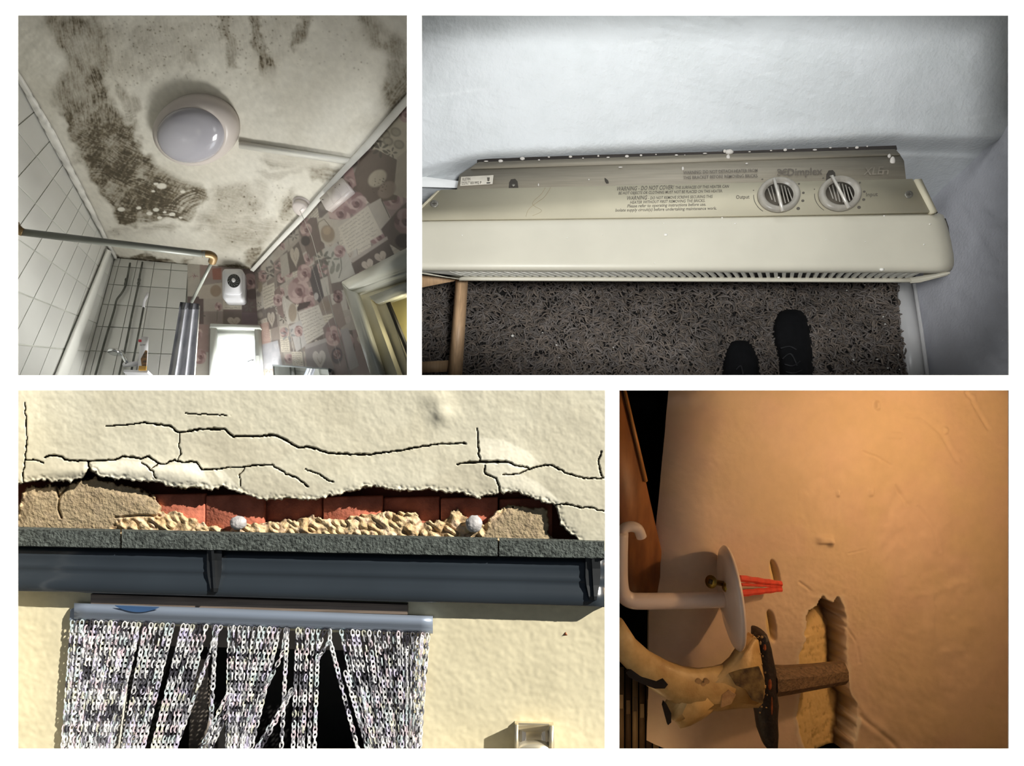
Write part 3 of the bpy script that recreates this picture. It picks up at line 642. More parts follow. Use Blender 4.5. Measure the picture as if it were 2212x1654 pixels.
# raised white strip standing in for the window's reflection on the tiles
GLEAM = mat('white_gleam_strip', (246, 246, 240), .22, var=.02)
cpts = []
for i in range(13):
    t = i / 12; x, y = 236 + (126 - 236) * t, 540 + (830 - 540) * t; wdt = 6 + 8 * t
    row = []
    for k in range(9):
        a = math.pi * k / 8; row.append(LEFT.v(x - wdt * math.cos(a), y - wdt * .45 * math.cos(a), .0045 + .016 * math.sin(a)))
    cpts.append(row)
o_ = loft('gleam_strip', cpts, GLEAM, closed=False, caps=False); struct(o_, 'raised glossy white strip standing in for the window gleam on the tiles', 'trim')

# papered wall -------------------------------------------------------
class Paint:
    def __init__(s, X, Y, base): s.X, s.Y = X, Y; s.c = np.ones(X.shape + (3,)) * lin(base)
    def poly(s, pts, rgb, a=1.0, w=1.0):
        x0, x1 = min(p[0] for p in pts) - 4, max(p[0] for p in pts) + 4; y0, y1 = min(p[1] for p in pts) - 4, max(p[1] for p in pts) + 4
        k = (s.X > x0) & (s.X < x1) & (s.Y > y0) & (s.Y < y1)
        if k.any(): s.c[k] = mixc(s.c[k], a * sst(-w, w, sdp(s.X[k], s.Y[k], pts)), rgb)
    def line(s, pts, wd, rgb, a=1.0):
        x0, x1 = min(p[0] for p in pts) - 6, max(p[0] for p in pts) + 6; y0, y1 = min(p[1] for p in pts) - 6, max(p[1] for p in pts) + 6
        k = (s.X > x0) & (s.X < x1) & (s.Y > y0) & (s.Y < y1)
        if k.any(): s.c[k] = mixc(s.c[k], a * sst(wd + .7, wd - .5, seg_d(s.X[k], s.Y[k], pts)), rgb)
    def ell(s, x, y, rx, ry, rgb, a=1.0, ang=0, w=.15):
        k = (np.abs(s.X - x) < max(rx, ry) + 4) & (np.abs(s.Y - y) < max(rx, ry) + 4)
        if k.any():
            u, v = rot(s.X[k], s.Y[k], x, y, ang); s.c[k] = mixc(s.c[k], a * sst(1 + w, 1 - w, np.hypot(u / rx, v / ry)), rgb)
    def rose(s, x, y, r, ry=None, dark=False, ang=0):
        ry = ry or r; ca = ((172, 148, 144), (148, 120, 118), (194, 172, 166), (112, 86, 86)) if not dark else ((136, 112, 110), (106, 84, 84), (160, 138, 134), (76, 58, 60))
        for i in range(7):
            a = i * 2 * math.pi / 7 + x; s.ell(x + .5 * r * math.cos(a), y + .5 * ry * math.sin(a), r * .55, ry * .5, ca[i % 3], .95, math.degrees(a))
        for i in range(6):
            a = i * 2.4; rr = r * (.52 - .07 * i); s.ell(x + .12 * r * math.cos(a), y + .12 * ry * math.sin(a), rr, rr * ry / r * .85, ca[(1, 2, 0, 3, 1, 3)[i]], .9, i * 50)
    def heart(s, x, y, wx, hy, rgb, ang=0):
        pts = []
        for i in range(28):
            t = 2 * math.pi * i / 28; hx = 16 * math.sin(t) ** 3 / 16; hv = -(13 * math.cos(t) - 5 * math.cos(2 * t) - 2 * math.cos(3 * t) - math.cos(4 * t)) / 16
            c, q = math.cos(math.radians(ang)), math.sin(math.radians(ang)); pts.append((x + wx * hx * c - hy * hv * q, y + wx * hx * q + hy * hv * c))
        s.poly(pts, rgb, 1, .8)
        for j in range(5): s.line([(x + wx * .5 * math.cos(j * 1.3 + i) * .8, y + hy * .45 * math.sin(j * 2.1 + i)) for i in (0, .7, 1.4)], .4, (150, 135, 120), .6)
    def script(s, quad, rows, rgb=(205, 197, 182), ink=(120, 110, 100)):
        s.poly(quad, rgb); A, B, C, D = [np.array(p, float) for p in quad]
        for i in range(rows):
            t = (i + .8) / (rows + .6); L, R = A + (D - A) * t, B + (C - B) * t
            p = [tuple(L + (R - L) * (.07 + .86 * k / 22) + np.array((random.uniform(-.4, .4), random.uniform(-1.1, 1.1)))) for k in range(23)]
            j = 0
            while j < 20:
                n = random.randint(2, 6); s.line(p[j:j + n + 1], .35, ink, .75); j += n + 1
    def leafs(s, x, y, n, r, rgb=(108, 104, 96)):
        for i in range(n):
            a = i * 2 * math.pi / n + x * .3; s.ell(x + r * math.cos(a), y + r * math.sin(a), r * .62, r * .24, rgb, .85, math.degrees(a))
def right_wall():
    X, Y = pgrid(538, 896, 190, 830, 1.5)
    hull = [(548, 580), (556, 840), (840, 840), (738, 616), (893, 540), (893, 180)]
    keep = sdp(X, Y, hull) > -7
    p = Paint(X, Y, (150, 140, 132))
    cols = ((112, 102, 96), (186, 178, 166), (150, 138, 130), (154, 136, 130), (190, 184, 174), (122, 112, 107), (176, 168, 158))
    # patchwork laid along the wall
    Zr, Dr = (470, -560), (371, 790)
    f = lambda u, v: ((560 + .12 * u * -1 * 0 + u), 0)
    def q(u, v):   # u along the wall (0 far .. 1 near), v down
        t0 = np.array((549, 583.)) + (np.array((879, 222.)) - np.array((549, 583.))) * u
        b0 = np.array((562, 830.)) + (np.array((1010, 960.)) - np.array((562, 830.))) * u
        return tuple(t0 + (b0 - t0) * v)
    us = [0, .035, .075, .12, .17, .225, .285, .35, .42, .50, .585, .68, .78, .89, 1.0, 1.1]; vs = [0, .09, .18, .27, .36, .45, .54, .63, .72, .81, .9, 1.0]
    r_ = random.Random(5)
    for i in range(len(us) - 1):
        for j in range(len(vs) - 1):
            du = r_.uniform(-.01, .01); p.poly([q(us[i] + du, vs[j]), q(us[i + 1] + du, vs[j]), q(us[i + 1] + du, vs[j + 1]), q(us[i] + du, vs[j + 1])], cols[r_.randrange(7)])
            A_, B_ = q(us[i] + du, vs[j]), q(us[i + 1] + du, vs[j + 1]); mx_, my_ = (A_[0] + B_[0]) / 2, (A_[1] + B_[1]) / 2; rw, rh = abs(B_[0] - A_[0]) * .42, abs(q(us[i], vs[j + 1])[1] - A_[1]) * .42
            k_ = r_.random()
            if k_ < .22: p.rose(mx_, my_, rw, rh)
            elif k_ < .42: p.leafs(mx_, my_, 6, rw * .7, ((104, 98, 92), (128, 122, 114), (86, 78, 76))[r_.randrange(3)])
            elif k_ < .52: p.script([q(us[i] + du, vs[j]), q(us[i + 1] + du, vs[j]), q(us[i + 1] + du, vs[j + 1]), q(us[i] + du, vs[j + 1])], 6)
            elif k_ < .62: p.heart(mx_, my_, rw * .6, rh * .7, (188, 178, 166))
            elif k_ < .8: p.ell(mx_, my_, rw, rh * .7, ((84, 74, 72), (170, 160, 150), (140, 126, 112))[r_.randrange(3)], .7, r_.uniform(0, 90), .5)
    p.poly([(800, 318), (884, 220), (884, 345), (812, 345)], (192, 184, 166)); p.poly([(783, 330), (812, 322), (858, 345), (858, 430), (800, 440), (755, 400)], (112, 98, 88)); p.poly([(858, 340), (884, 320), (884, 430), (850, 420)], (176, 166, 150))
    for x, y, a in ((832, 290, 1), (855, 285, 0), (838, 305, 1), (862, 312, 0)): p.ell(x, y, 12, 10, (132, 124, 108), .8, 20); p.ell(x, y, 8, 6, (176, 166, 148), .6, 30)
    p.leafs(808, 305, 7, 12, (88, 82, 72)); p.leafs(822, 322, 6, 12, (82, 76, 66)); p.leafs(846, 330, 5, 8, (100, 92, 82)); p.rose(876, 248, 14, 18)
    p.poly([(742, 372), (762, 360), (770, 400), (752, 412)], (170, 140, 136)); p.rose(752, 396, 13, 18); p.rose(768, 440, 24, 26); p.rose(734, 462, 24, 28); p.ell(815, 385, 22, 16, (188, 178, 158), .9, -40); p.ell(836, 410, 22, 16, (150, 134, 120), .9, -40)
    for i in range(22): p.ell(805 + r_.uniform(0, 30), 392 + r_.uniform(-8, 24), 1.3, 1.3, (90, 78, 68), .8)
    p.poly([(690, 470), (735, 475), (760, 470), (736, 492), (729, 500), (700, 520)], (188, 180, 168))
    p.script([(730, 492), (795, 443), (826, 505), (751, 548)], 8)
    p.poly([(795, 443), (822, 428), (850, 480), (826, 505)], (184, 176, 164)); p.line([(824, 432), (842, 470)], .8, (90, 82, 76))
    p.poly([(823, 495), (858, 455), (896, 420), (896, 545), (872, 546), (838, 525)], (104, 92, 86)); p.rose(876, 478, 24, 30, True); p.ell(872, 520, 18, 16, (52, 44, 44), .9)
    p.poly([(759, 566), (836, 516), (853, 552), (767, 592)], (104, 94, 88)); p.poly([(759, 560), (836, 510), (838, 517), (761, 568)], (176, 166, 156)); p.heart(795, 572, 13, 15, (196, 184, 170), -25); p.heart(823, 555, 13, 15, (190, 178, 164), -25)
    p.poly([(701, 540), (728, 525), (751, 548), (767, 592), (735, 608), (716, 612)], (188, 184, 174)); p.rose(734, 543, 12, 15); p.line([(736, 556), (738, 580), (732, 600)], .8, (110, 108, 98)); p.leafs(716, 560, 5, 11, (128, 128, 118)); p.ell(718, 582, 5, 10, (136, 134, 124), .9, 15); p.ell(730, 578, 4, 10, (136, 134, 124), .9, 15)
    p.poly([(646, 500), (670, 470), (690, 470), (702, 535), (668, 560)], (120, 106, 100)); p.rose(661, 496, 12, 18); p.ell(660, 520, 10, 11, (66, 58, 58), .9); p.poly([(684, 470), (728, 480), (736, 520), (705, 530), (694, 520)], (190, 182, 168)); p.ell(708, 505, 15, 19, (150, 132, 112), .9, -15); p.ell(706, 498, 9, 9, (176, 156, 132), .8); p.line([(685, 500), (688, 480), (700, 473), (712, 488)], .7, (130, 118, 104))
    p.poly([(618, 548), (645, 520), (662, 576), (627, 590)], (108, 98, 92)); p.heart(637, 553, 10, 25, (190, 180, 166), -6)
    p.poly([(605, 555), (620, 545), (626, 590), (608, 600)], (178, 172, 162)); p.rose(610, 532, 5, 10); p.poly([(620, 535), (645, 512), (646, 520), (622, 545)], (166, 156, 146))
    p.leafs(697, 558, 7, 12, (104, 102, 94)); p.leafs(690, 585, 6, 12, (120, 120, 112)); p.poly([(666, 590), (684, 570), (700, 640), (690, 655), (678, 640)], (92, 86, 86)); p.ell(683, 640, 5, 8, (190, 186, 182), .8)
    p.rose(645, 628, 22, 34); p.rose(657, 590, 14, 24); p.rose(666, 655, 14, 18); p.poly([(640, 672), (664, 664), (672, 650), (646, 655)], (84, 72, 70))
    p.script([(566, 622), (592, 610), (597, 656), (571, 668)], 6); p.script([(644, 674), (688, 658), (709, 715), (657, 746)], 9, (198, 192, 182))
    p.poly([(592, 630), (604, 615), (615, 690), (600, 676)], (140, 122, 116)); p.rose(600, 648, 9, 16); p.poly([(612, 640), (640, 660), (646, 695), (620, 700)], (192, 186, 176)); p.ell(632, 675, 9, 20, (150, 134, 116), .8)
    p.poly([(574, 668), (594, 662), (600, 705), (580, 712)], (118, 108, 102)); p.heart(586, 688, 8, 19, (186, 176, 164), -6)
    p.rose(567, 596, 8, 16); p.leafs(580, 590, 5, 9, (100, 94, 92)); p.leafs(592, 575, 5, 10, (110, 104, 100)); p.ell(562, 620, 5, 12, (150, 138, 120), .9)
    p.poly([(625, 705), (650, 690), (662, 745), (640, 760)], (186, 182, 178)); p.rose(645, 715, 8, 15); p.leafs(622, 722, 6, 10, (140, 140, 140)); p.line([(648, 728), (652, 760)], .7, (130, 128, 122))
    p.poly([(697, 708), (712, 690), (726, 680), (740, 720), (768, 830), (735, 830), (710, 760)], (138, 124, 120)); p.rose(720, 725, 15, 28); p.ell(728, 768, 12, 18, (84, 76, 82), .9); p.rose(728, 765, 8, 12, True)
    p.poly([(658, 752), (704, 738), (722, 800), (665, 815)], (150, 142, 140)); p.poly([(658, 745), (704, 730), (706, 738), (660, 754)], (176, 170, 166)); p.heart(690, 775, 14, 24, (198, 192, 186), -6)
    p.poly([(712, 662), (735, 650), (748, 700), (735, 710), (722, 690)], (150, 136, 128)); p.rose(730, 640, 9, 18, True); p.ell(752, 690, 5, 8, (186, 176, 168), .9); p.poly([(735, 712), (752, 708), (775, 790), (756, 800)], (168, 162, 160))
    p.poly([(560, 700), (580, 695), (585, 740), (562, 745)], (186, 150, 140), .7); p.poly([(562, 745), (600, 735), (610, 790), (562, 800)], (176, 176, 182), .8)
    p.line([(613, 640), (640, 790)], .5, (205, 200, 192), .8); p.line([(666, 548), (708, 690), (735, 790)], .5, (205, 200, 192), .5)
    V = RIGHT.at(X, Y)
    return struct(grid('wall_right', X, Y, V, mat_attr('floral_collage_wallpaper', .45, var=.05, vscale=30, spec=.4), None, p.c, keep), 'bathroom wall papered with roses, hearts and handwriting beside the door')
right_wall()
def back_paper():
    X, Y = pgrid(405, 562, 566, 830, 1.6); keep = sdp(X, Y, [(406, 570), (552, 582), (566, 832), (392, 832)]) > -2
    p = Paint(X, Y, (150, 138, 132)); r_ = random.Random(9)
    for (a, b, c_, d_) in ((404, 566, 432, 640), (432, 566, 482, 600), (525, 575, 560, 650), (404, 640, 440, 700), (440, 640, 482, 672), (482, 640, 522, 668), (482, 668, 522, 700), (522, 648, 560, 700), (404, 700, 450, 760), (404, 760, 450, 830)):
        p.poly([(a, b), (c_, b + 1), (c_, d_), (a, d_)], ((120, 104, 98), (176, 166, 156), (104, 90, 88), (184, 178, 168), (158, 136, 130))[r_.randrange(5)])
    p.rose(420, 596, 14, True); p.poly([(458, 580), (478, 578), (478, 604), (460, 604)], (150, 100, 88)); p.poly([(428, 618), (480, 610), (482, 645), (430, 645)], (186, 176, 164)); p.ell(466, 628, 12, 13, (150, 130, 112), .9)
    p.rose(540, 608, 14, 20, True); p.ell(545, 635, 12, 12, (80, 68, 66), .9); p.rose(472, 662, 8, 10); p.line([(470, 670), (468, 695)], .7, (120, 116, 108)); p.script([(482, 645), (522, 646), (522, 668), (482, 668)], 4)
    p.poly([(482, 672), (522, 673), (522, 700), (482, 700)], (116, 104, 98)); p.heart(505, 694, 14, 12, (180, 168, 156)); p.leafs(538, 662, 6, 8); p.poly([(522, 675), (558, 675), (558, 700), (522, 700)], (116, 100, 104)); p.leafs(430, 680, 6, 9, (104, 96, 92)); p.rose(425, 720, 12, 14); p.rose(432, 770, 14, 18); p.leafs(415, 745, 5, 8)
    o = grid('wallpaper', X, Y, BACK.at(X, Y, .003), mat_attr('floral_collage_wallpaper_far', .5, var=.05, vscale=30), wb_, p.c, keep); o['label'] = 'floral collage wallpaper'
back_paper()
COVE = mat('off_white_gloss_trim', (216, 214, 204), .4, var=.03)
def cove(nm, wallpts, ceilpts, wp, label, mould):
    n = 60; rows = []; cols = []
    def lerp(pts, t):
        s = t * (len(pts) - 1); i = min(int(s), len(pts) - 2); f = s - i; return (pts[i][0] + (pts[i + 1][0] - pts[i][0]) * f, pts[i][1] + (pts[i + 1][1] - pts[i][1]) * f)
    for i in range(n + 1):
        a, b = lerp(wallpts, i / n), lerp(ceilpts, i / n); A, B = wp.v(*a, .006), CEIL.v(*b, .004); mid = (A + B) / 2 + (wp.N + CEIL.N) * .010
        rows.append([A, A * .7 + mid * .3, mid, B * .7 + mid * .3, B])
        for k in range(5):
            x, y = a[0] + (b[0] - a[0]) * k / 4, a[1] + (b[1] - a[1]) * k / 4
            g = mould(i / n) * float(sst(.45, .68, vn(np.array(x * 1.6), np.array(y * 1.6), 7, 3))) * (1.0 if k in (0, 4) else .25)
            cols.append(lin((220, 218, 210)) * (1 - g) + lin((58, 54, 44)) * g)
    V = [p for r in rows for p in r]; Fc = [[i * 5 + k, i * 5 + k + 1, (i + 1) * 5 + k + 1, (i + 1) * 5 + k] for i in range(n) for k in range(4)]
    struct(mk(nm, V, Fc, mat_attr(nm + '_paint', .45, var=.03), None, True, cols), label, 'trim')
cove('trim_2', [(14, 130), (33, 165), (104, 298), (174, 425), (247, 559)], [(22, 128), (43, 158), (117, 282), (187, 421), (253, 555)], LEFT, 'white coving strip between tiled wall and mouldy ceiling', lambda t: .45 + .55 * (t > .3))
cove('trim_3', [(895, 210), (800, 319), (745, 374), (660, 470), (600, 531), (548, 587)], [(895, 184), (790, 303), (720, 382), (628, 486), (590, 527), (545, 577)], RIGHT, 'white coving strip between floral paper and mouldy ceiling', lambda t: .1)

# ceiling lamp
PLW = mat('white_lamp_plastic', (205, 196, 190), .35, var=.02); DIF = mat('frosted_lamp_diffuser', (176, 174, 182), .12, var=.03, vscale=3, coat=.5)
c0 = CEIL.v(430, 278); R_ = (CEIL.v(519, 282) - CEIL.v(341, 282)).length / 2
xd = CEIL.v(519, 282) - CEIL.v(341, 282)
yv = (CEIL.v(430, 205) - CEIL.v(430, 352)) / 2
yd = (CEIL.v(430, 200) - CEIL.v(430, 356)).length / 2
l_ = empty('ceiling_lamp', c0, 'round white bulkhead lamp with grey frosted dome on the mouldy ceiling', 'lamp')
lathe('lamp_base', [(R_ * .97, 0), (R_, .006), (R_ * 1.0, .03), (R_ * .97, .048), (R_ * .86, .062), (R_ * .81, .066), (R_ * .79, .064)], c0, CEIL.N, PLW, l_, 64, xd, 1.0, yv)
lathe('diffuser', [(R_ * .80, .060), (R_ * .795, .067), (R_ * .76, .078), (R_ * .66, .090), (R_ * .48, .100), (R_ * .25, .106), (R_ * .02, .108)], c0, CEIL.N, DIF, l_, 64, xd, 1.0, yv)
tr = empty('cable_trunking', CEIL.v(640, 333), 'slim white cable trunking running from the round lamp to the papered wall', 'trunking')
slab('trunking_body', [(515, 309), (762, 347), (757, 357), (515, 321)], CEIL, .022, .024, COVE, tr, .002)
# pull switch and cord, junction box
ps = empty('pull_switch', CEIL.v(655, 448), 'small round white pull cord switch on the ceiling near the papered wall', 'switch')
cs = CEIL.v(654, 444); rs = (CEIL.v(671, 444) - CEIL.v(638, 444)).length / 2
lathe('rose', [(rs * 1.25, 0), (rs * 1.2, .004), (rs * 1.0, .006)], cs, CEIL.N, PLW, ps); lathe('switch_body', [(rs, .004), (rs, .026), (rs * .86, .034), (rs * .1, .037)], cs, CEIL.N, PLW, ps)
tube('cord', [cs + CEIL.N * .035, RIGHT.v(673, 510, .03), RIGHT.v(712, 650, .03), RIGHT.v(757, 812, .03)], .0012, COVE, ps, 6)
jb = empty('junction_box', RIGHT.v(720, 420), 'white rectangular junction box on the papered wall under the coving', 'junction box')
slab('box_body', [(689, 428), (737, 383), (754, 410), (703, 453)], RIGHT, .028, .03, PLW, jb, .003); slab('box_lid', [(705, 414), (722, 398), (736, 424), (719, 440)], RIGHT, .031, .004, PLW, jb, .001)
for x, y in ((697, 431), (724, 405), (733, 398)): tube('screw', [RIGHT.v(x, y, .027), RIGHT.v(x, y, .032)], .0016, mat('dark_screw', (60, 58, 55), .5), jb, 8)

# extractor fan
fn = empty('extractor_fan', BACK.v(502, 612), 'white rounded square extractor fan with a round dark grille', 'fan')
def rr_(x0, y0, x1, y1, r, n=6):
    out = []
    for cx, cy, a0 in ((x1 - r, y0 + r, -90), (x1 - r, y1 - r, 0), (x0 + r, y1 - r, 90), (x0 + r, y0 + r, 180)):
        for i in range(n + 1): a = math.radians(a0 + 90 * i / n); out.append((cx + r * math.cos(a), cy + r * math.sin(a)))
    return out
FANW = mat('white_fan_plastic', (222, 222, 226), .3, var=.01)
slab('fan_body', rr_(479, 579, 525, 646, 9), BACK, .045, .05, FANW, fn, .006); slab('fan_cover', rr_(483, 583, 522, 634, 8), BACK, .056, .012, FANW, fn, .004)
fux, fuy = px_axes(BACK, 505, 606); fcc = BACK.v(505, 606, .058)
def fring(r, h): return [fcc + fux * (13.5 * r * math.cos(t)) + fuy * (14 * r * math.sin(t)) + BACK.N * (h - .058) for t in [2 * math.pi * k / 32 for k in range(32)]]
loft('fan_grille', [fring(1, .054), fring(1, .058), fring(.92, .059), fring(.05, .058)], mat('dark_fan_grille', (40, 42, 42), .5), fn)
VANE = mat('grey_fan_vane', (110, 112, 112), .4)
for i in range(12):
    a = i * math.pi / 6
    tube('grille_vane', [fcc + BACK.N * .002 + (fux * 13.5 * math.cos(a + t * .8) + fuy * 14 * math.sin(a + t * .8)) * (.3 + .6 * t) for t in (0, .5, 1)], .0011, VANE, fn, 5)
loft('fan_hub', [fring(.3, .056), fring(.3, .062), fring(.03, .063)], FANW, fn)

# shower pipes, hose, head
PIPE = mat('dull_copper_pipe', (96, 98, 92), .35, metal=.5, var=.15, vscale=20); CHRB = mat('bathroom_chrome', (215, 218, 220), .1, metal=1.0, var=.01)
def bp(x, y, o=.014): return BACK.v(x, y, o)
pr_ = .0042
for lab, pts, cp in (('bent grey water pipe running down the tiles near the tiled corner', [(281, 568), (275, 600), (270, 620), (262, 634), (252, 648), (246, 672), (224, 745), (200, 832)], (272, 608)),
                     ('straight grey water pipe between the bent pipe and the shower rail', [(308, 566), (302, 595), (299, 615), (286, 675), (270, 755), (252, 832)], (300, 608))):
    q_ = empty('water_pipe', bp(*pts[-1]), lab, 'pipe', 'exposed shower pipes')
    tube('pipe', smoothpts([bp(*p) for p in pts], 4), pr_, PIPE, q_, 8)
    dv = (bp(*pts[0]) - bp(*pts[2])).normalized(); c_ = bp(*cp); tube('coupling', [c_ + dv * .022, c_ + dv * .012, c_ + dv * .011, c_ - dv * .011, c_ - dv * .012, c_ - dv * .022], [.005, .007, .0055, .0055, .007, .005], PIPE, q_, 8)
sr = empty('shower_rail', bp(290, 790), 'chrome shower riser rail with white curved top and handset', 'shower')
tube('riser', [bp(311, 660, .03), bp(284, 800, .03)], .004, PIPE, sr, 8); tube('white_top', smoothpts([bp(318, 633, .016), bp(317, 640, .03), bp(312, 650, .032), bp(310, 664, .03)]), [.006] * 19, FANW, sr, 8)
tube('handset_handle', [bp(262, 758, .06), bp(268, 772, .055), bp(276, 786, .05)], [.007, .008, .008], CHRB, sr)
hn = (BACK.N * .35 + Vector((0.0, -.1, -1))).normalized(); lathe('handset_head', [(.006, -.012), (.018, -.010), (.026, -.003), (.0265, .004), (.023, .006), (.002, .006)], bp(248, 761, .065), hn, CHRB, sr, 28)
tube('holder', [bp(268, 788, .045), bp(299, 785, .045)], .0105, FANW, sr, 14)
sh = empty('soap_shelf', bp(292, 801), 'small clear white soap shelf clipped on the shower rail', 'shelf'); slab('shelf_plate', [(268, 798), (320, 800), (318, 805), (266, 803)], BACK, .06, .06, FANW, sh)
tube('shelf_post', [bp(273, 800, .03), bp(272, 812, .03)], .004, CHRB, sh, 8)
bt = empty('shampoo_bottle', bp(308, 798, .05), 'white shampoo bottle with amber base and small red mark', 'bottle')
Vb = []
for (xa, xb, y, th) in ((299, 315, 799, .012), (299, 316, 790, .014), (300, 318, 775, .014), (302, 320, 750, .010), (304, 321, 728, .003)):
    L_, Rr, cc = bp(xa, y, .05), bp(xb, y, .05), bp((xa + xb) / 2, y, .05); e = (Rr - L_) / 2
    Vb.append([cc + e * math.cos(a) + BACK.N * th * math.sin(a) for a in [2 * math.pi * k / 14 for k in range(14)]])
loft('bottle_body', Vb, FANW, bt)
slab('amber_base', [(300, 790), (316, 790), (315, 799), (299, 799)], BACK, .067, .004, mat('amber_plastic', (196, 150, 60), .3), bt); slab('picture', [(304, 775), (314, 756), (318, 757), (316, 790), (306, 790)], BACK, .0655, .002, mat('brown_gold_print', (120, 84, 44), .4, var=.4, vscale=60), bt); slab('red_mark', [(299, 733), (305, 733), (305, 738), (299, 738)], BACK, .058, .002, mat('red_print', (190, 40, 60), .4), bt)
text('lettering', 'PANTENE', (302, 747), (314, 746), 3.5, BACK, .062, mat('bottle_ink', (60, 56, 60), .6), bt)

# curtain rail and curtain
RAIL = mat('pale_grey_rail', (122, 124, 116), .35, var=.03); BRASS = mat('tarnished_gold_elbow', (128, 104, 66), .4, metal=.3, var=.15)
cr2 = empty('shower_rail_track', P(440, 548, .75), 'pale grey shower curtain rail with gold elbows crossing below the ceiling', 'curtain rail')
tube('long_rail', [P(46, 501, .62), P(445, 549, .75)], .0125, RAIL, cr2, 16); tube('elbow', smoothpts([P(436, 548, .747), P(452, 549, .76), P(461, 555, .78), P(458, 566, .80)]), .0135, BRASS, cr2, 14)
tube('short_rail', [P(459, 564, .80), P(414, 652, .98)], .0062, RAIL, cr2, 12); tube('elbow', smoothpts([P(26, 485, .62), P(34, 490, .615), P(42, 498, .615), P(50, 502, .62)]), [.012, .018, .02, .016] + [.014] * 15, BRASS, cr2, 14)
CUR = mat('grey_shower_curtain', (182, 182, 188), .55, var=.12, vscale=14, rgb2=(146, 146, 154))
cu = empty('shower_curtain', P(395, 812, .95), 'grey shower curtain gathered at the end of its rail', 'curtain')
def sheet(t0, t1, b0, b1, ty, by, d0, folds, name, mt, hem=0):
    rows = []
    for i in range(15):
        v = i / 14; row = []
        for k in range(33):
            u = k / 32; x = t0 + (t1 - t0) * u + ((b0 + (b1 - b0) * u) - (t0 + (t1 - t0) * u)) * v; y = ty + (by - ty) * v + 4 * u * (1 - v)
            row.append(P(x, y, d0 + .02 * math.sin(folds * 2 * math.pi * u + .6 * v) * (.4 + .6 * v)))
        rows.append(row)
    return loft(name, rows, mt, cu, closed=False, caps=False)
sheet(389, 430, 360, 420, 656, 830, .95, 2.6, 'cloth', CUR); sheet(389, 430, 386, 431, 652, 668, .94, 2.6, 'hem', mat('dark_grey_hem', (92, 92, 96), .6))
tube('edge_cord', [P(431, 660, .93), P(419, 830, .93)], .0022, COVE, cu, 6)

# window in the far wall (daylight) and its frame
UPV = mat('white_upvc', (228, 232, 226), .3, var=.01); SKYG = mat_emit('bright_frosted_pane', (240, 248, 255), 1.6)
wn = tag(bpy.data.objects.new('window_1', None), 'bright frosted window with white frame below the fan', 'window', None, 'structure'); COL.objects.link(wn); wn.location = BACK.v(508, 800)
slab('window_frame', [(454, 698), (561, 702), (566, 712), (452, 708)], BACK, .03, .03, UPV, wn, .002); slab('window_frame', [(454, 706), (468, 708), (466, 840), (450, 840)], BACK, .03, .03, UPV, wn, .002); slab('window_frame', [(549, 710), (563, 710), (570, 840), (553, 840)], BACK, .03, .03, UPV, wn, .002)
slab('sash', [(464, 708), (552, 712), (552, 731), (464, 726)], BACK, .022, .02, UPV, wn, .002)
slab('pane', [(464, 722), (552, 727), (556, 842), (462, 842)], BACK, .008, .004, SKYG, wn)
tube('handle', [BACK.v(535, 781, .05), BACK.v(548, 777, .05)], .0035, CHRB, wn, 8); slab('handle_plate', [(553, 768), (560, 768), (561, 788), (554, 788)], BACK, .036, .008, UPV, wn)
# mirror at the foot of the papered wall
mr_ = empty('mirror', RIGHT.v(650, 808), 'frameless mirror at the foot of the floral papered wall', 'mirror')
slab('mirror_glass', [(589, 789), (708, 797), (718, 840), (592, 840)], RIGHT, .022, .012, mat('mirror_silver', (225, 232, 235), .03, metal=1.0, var=.0), mr_); slab('mirror_edge', [(588, 787), (709, 795), (710, 798), (588, 790)], RIGHT, .023, .014, mat('dark_mirror_edge', (110, 115, 115), .3), mr_)

# door frame and lit hall beyond
GLOSS = mat('cream_gloss_paint', (216, 214, 198), .3, var=.02); LIN = mat('cream_door_lining', (214, 206, 176), .4, var=.04); HALL = mat('yellow_hall_wall', (226, 214, 150), .7, var=.03)
df = tag(bpy.data.objects.new('door_2', None), 'cream gloss door frame in the floral papered wall with yellow hall beyond', 'door', None, 'structure'); COL.objects.link(df); df.location = RIGHT.v(800, 800)
slab('architrave', [(735, 608), (884, 530), (884, 580), (752, 626)], RIGHT, .022, .03, GLOSS, df, .004); slab('architrave', [(735, 608), (752, 626), (763, 629), (826, 832), (805, 832)], RIGHT, .022, .03, GLOSS, df, .004)
slab('architrave_bead', [(752, 626), (884, 578), (884, 592), (763, 632)], RIGHT, .012, .03, GLOSS, df, .003)
slab('lining', [(760, 628), (884, 588), (884, 618), (800, 648), (870, 840), (826, 840)], RIGHT, -.02, .02, LIN, df); slab('door_stop', [(796, 640), (884, 606), (884, 628), (812, 655)], RIGHT, -.006, .02, GLOSS, df, .002); slab('lining', [(800, 646), (832, 640), (884, 800), (884, 840), (868, 840)], RIGHT, -.05, .02, LIN, df)
slab('door_edge', [(830, 645), (835, 643), (895, 790), (890, 795)], RIGHT, -.045, .01, mat('dark_gap', (50, 46, 40), .8), df); slab('door_stop', [(826, 646), (884, 622), (884, 634), (832, 652)], RIGHT, -.045, .02, GLOSS, df, .002)
slab('hall_wall', [(780, 560), (883, 560), (883, 860), (780, 860)], RIGHT, -.10, .02, HALL, df)

bpy.data.objects['hall_lamp'].location = RIGHT.v(884, 690, -.05); bpy.data.lights['hall_lamp'].energy = .35
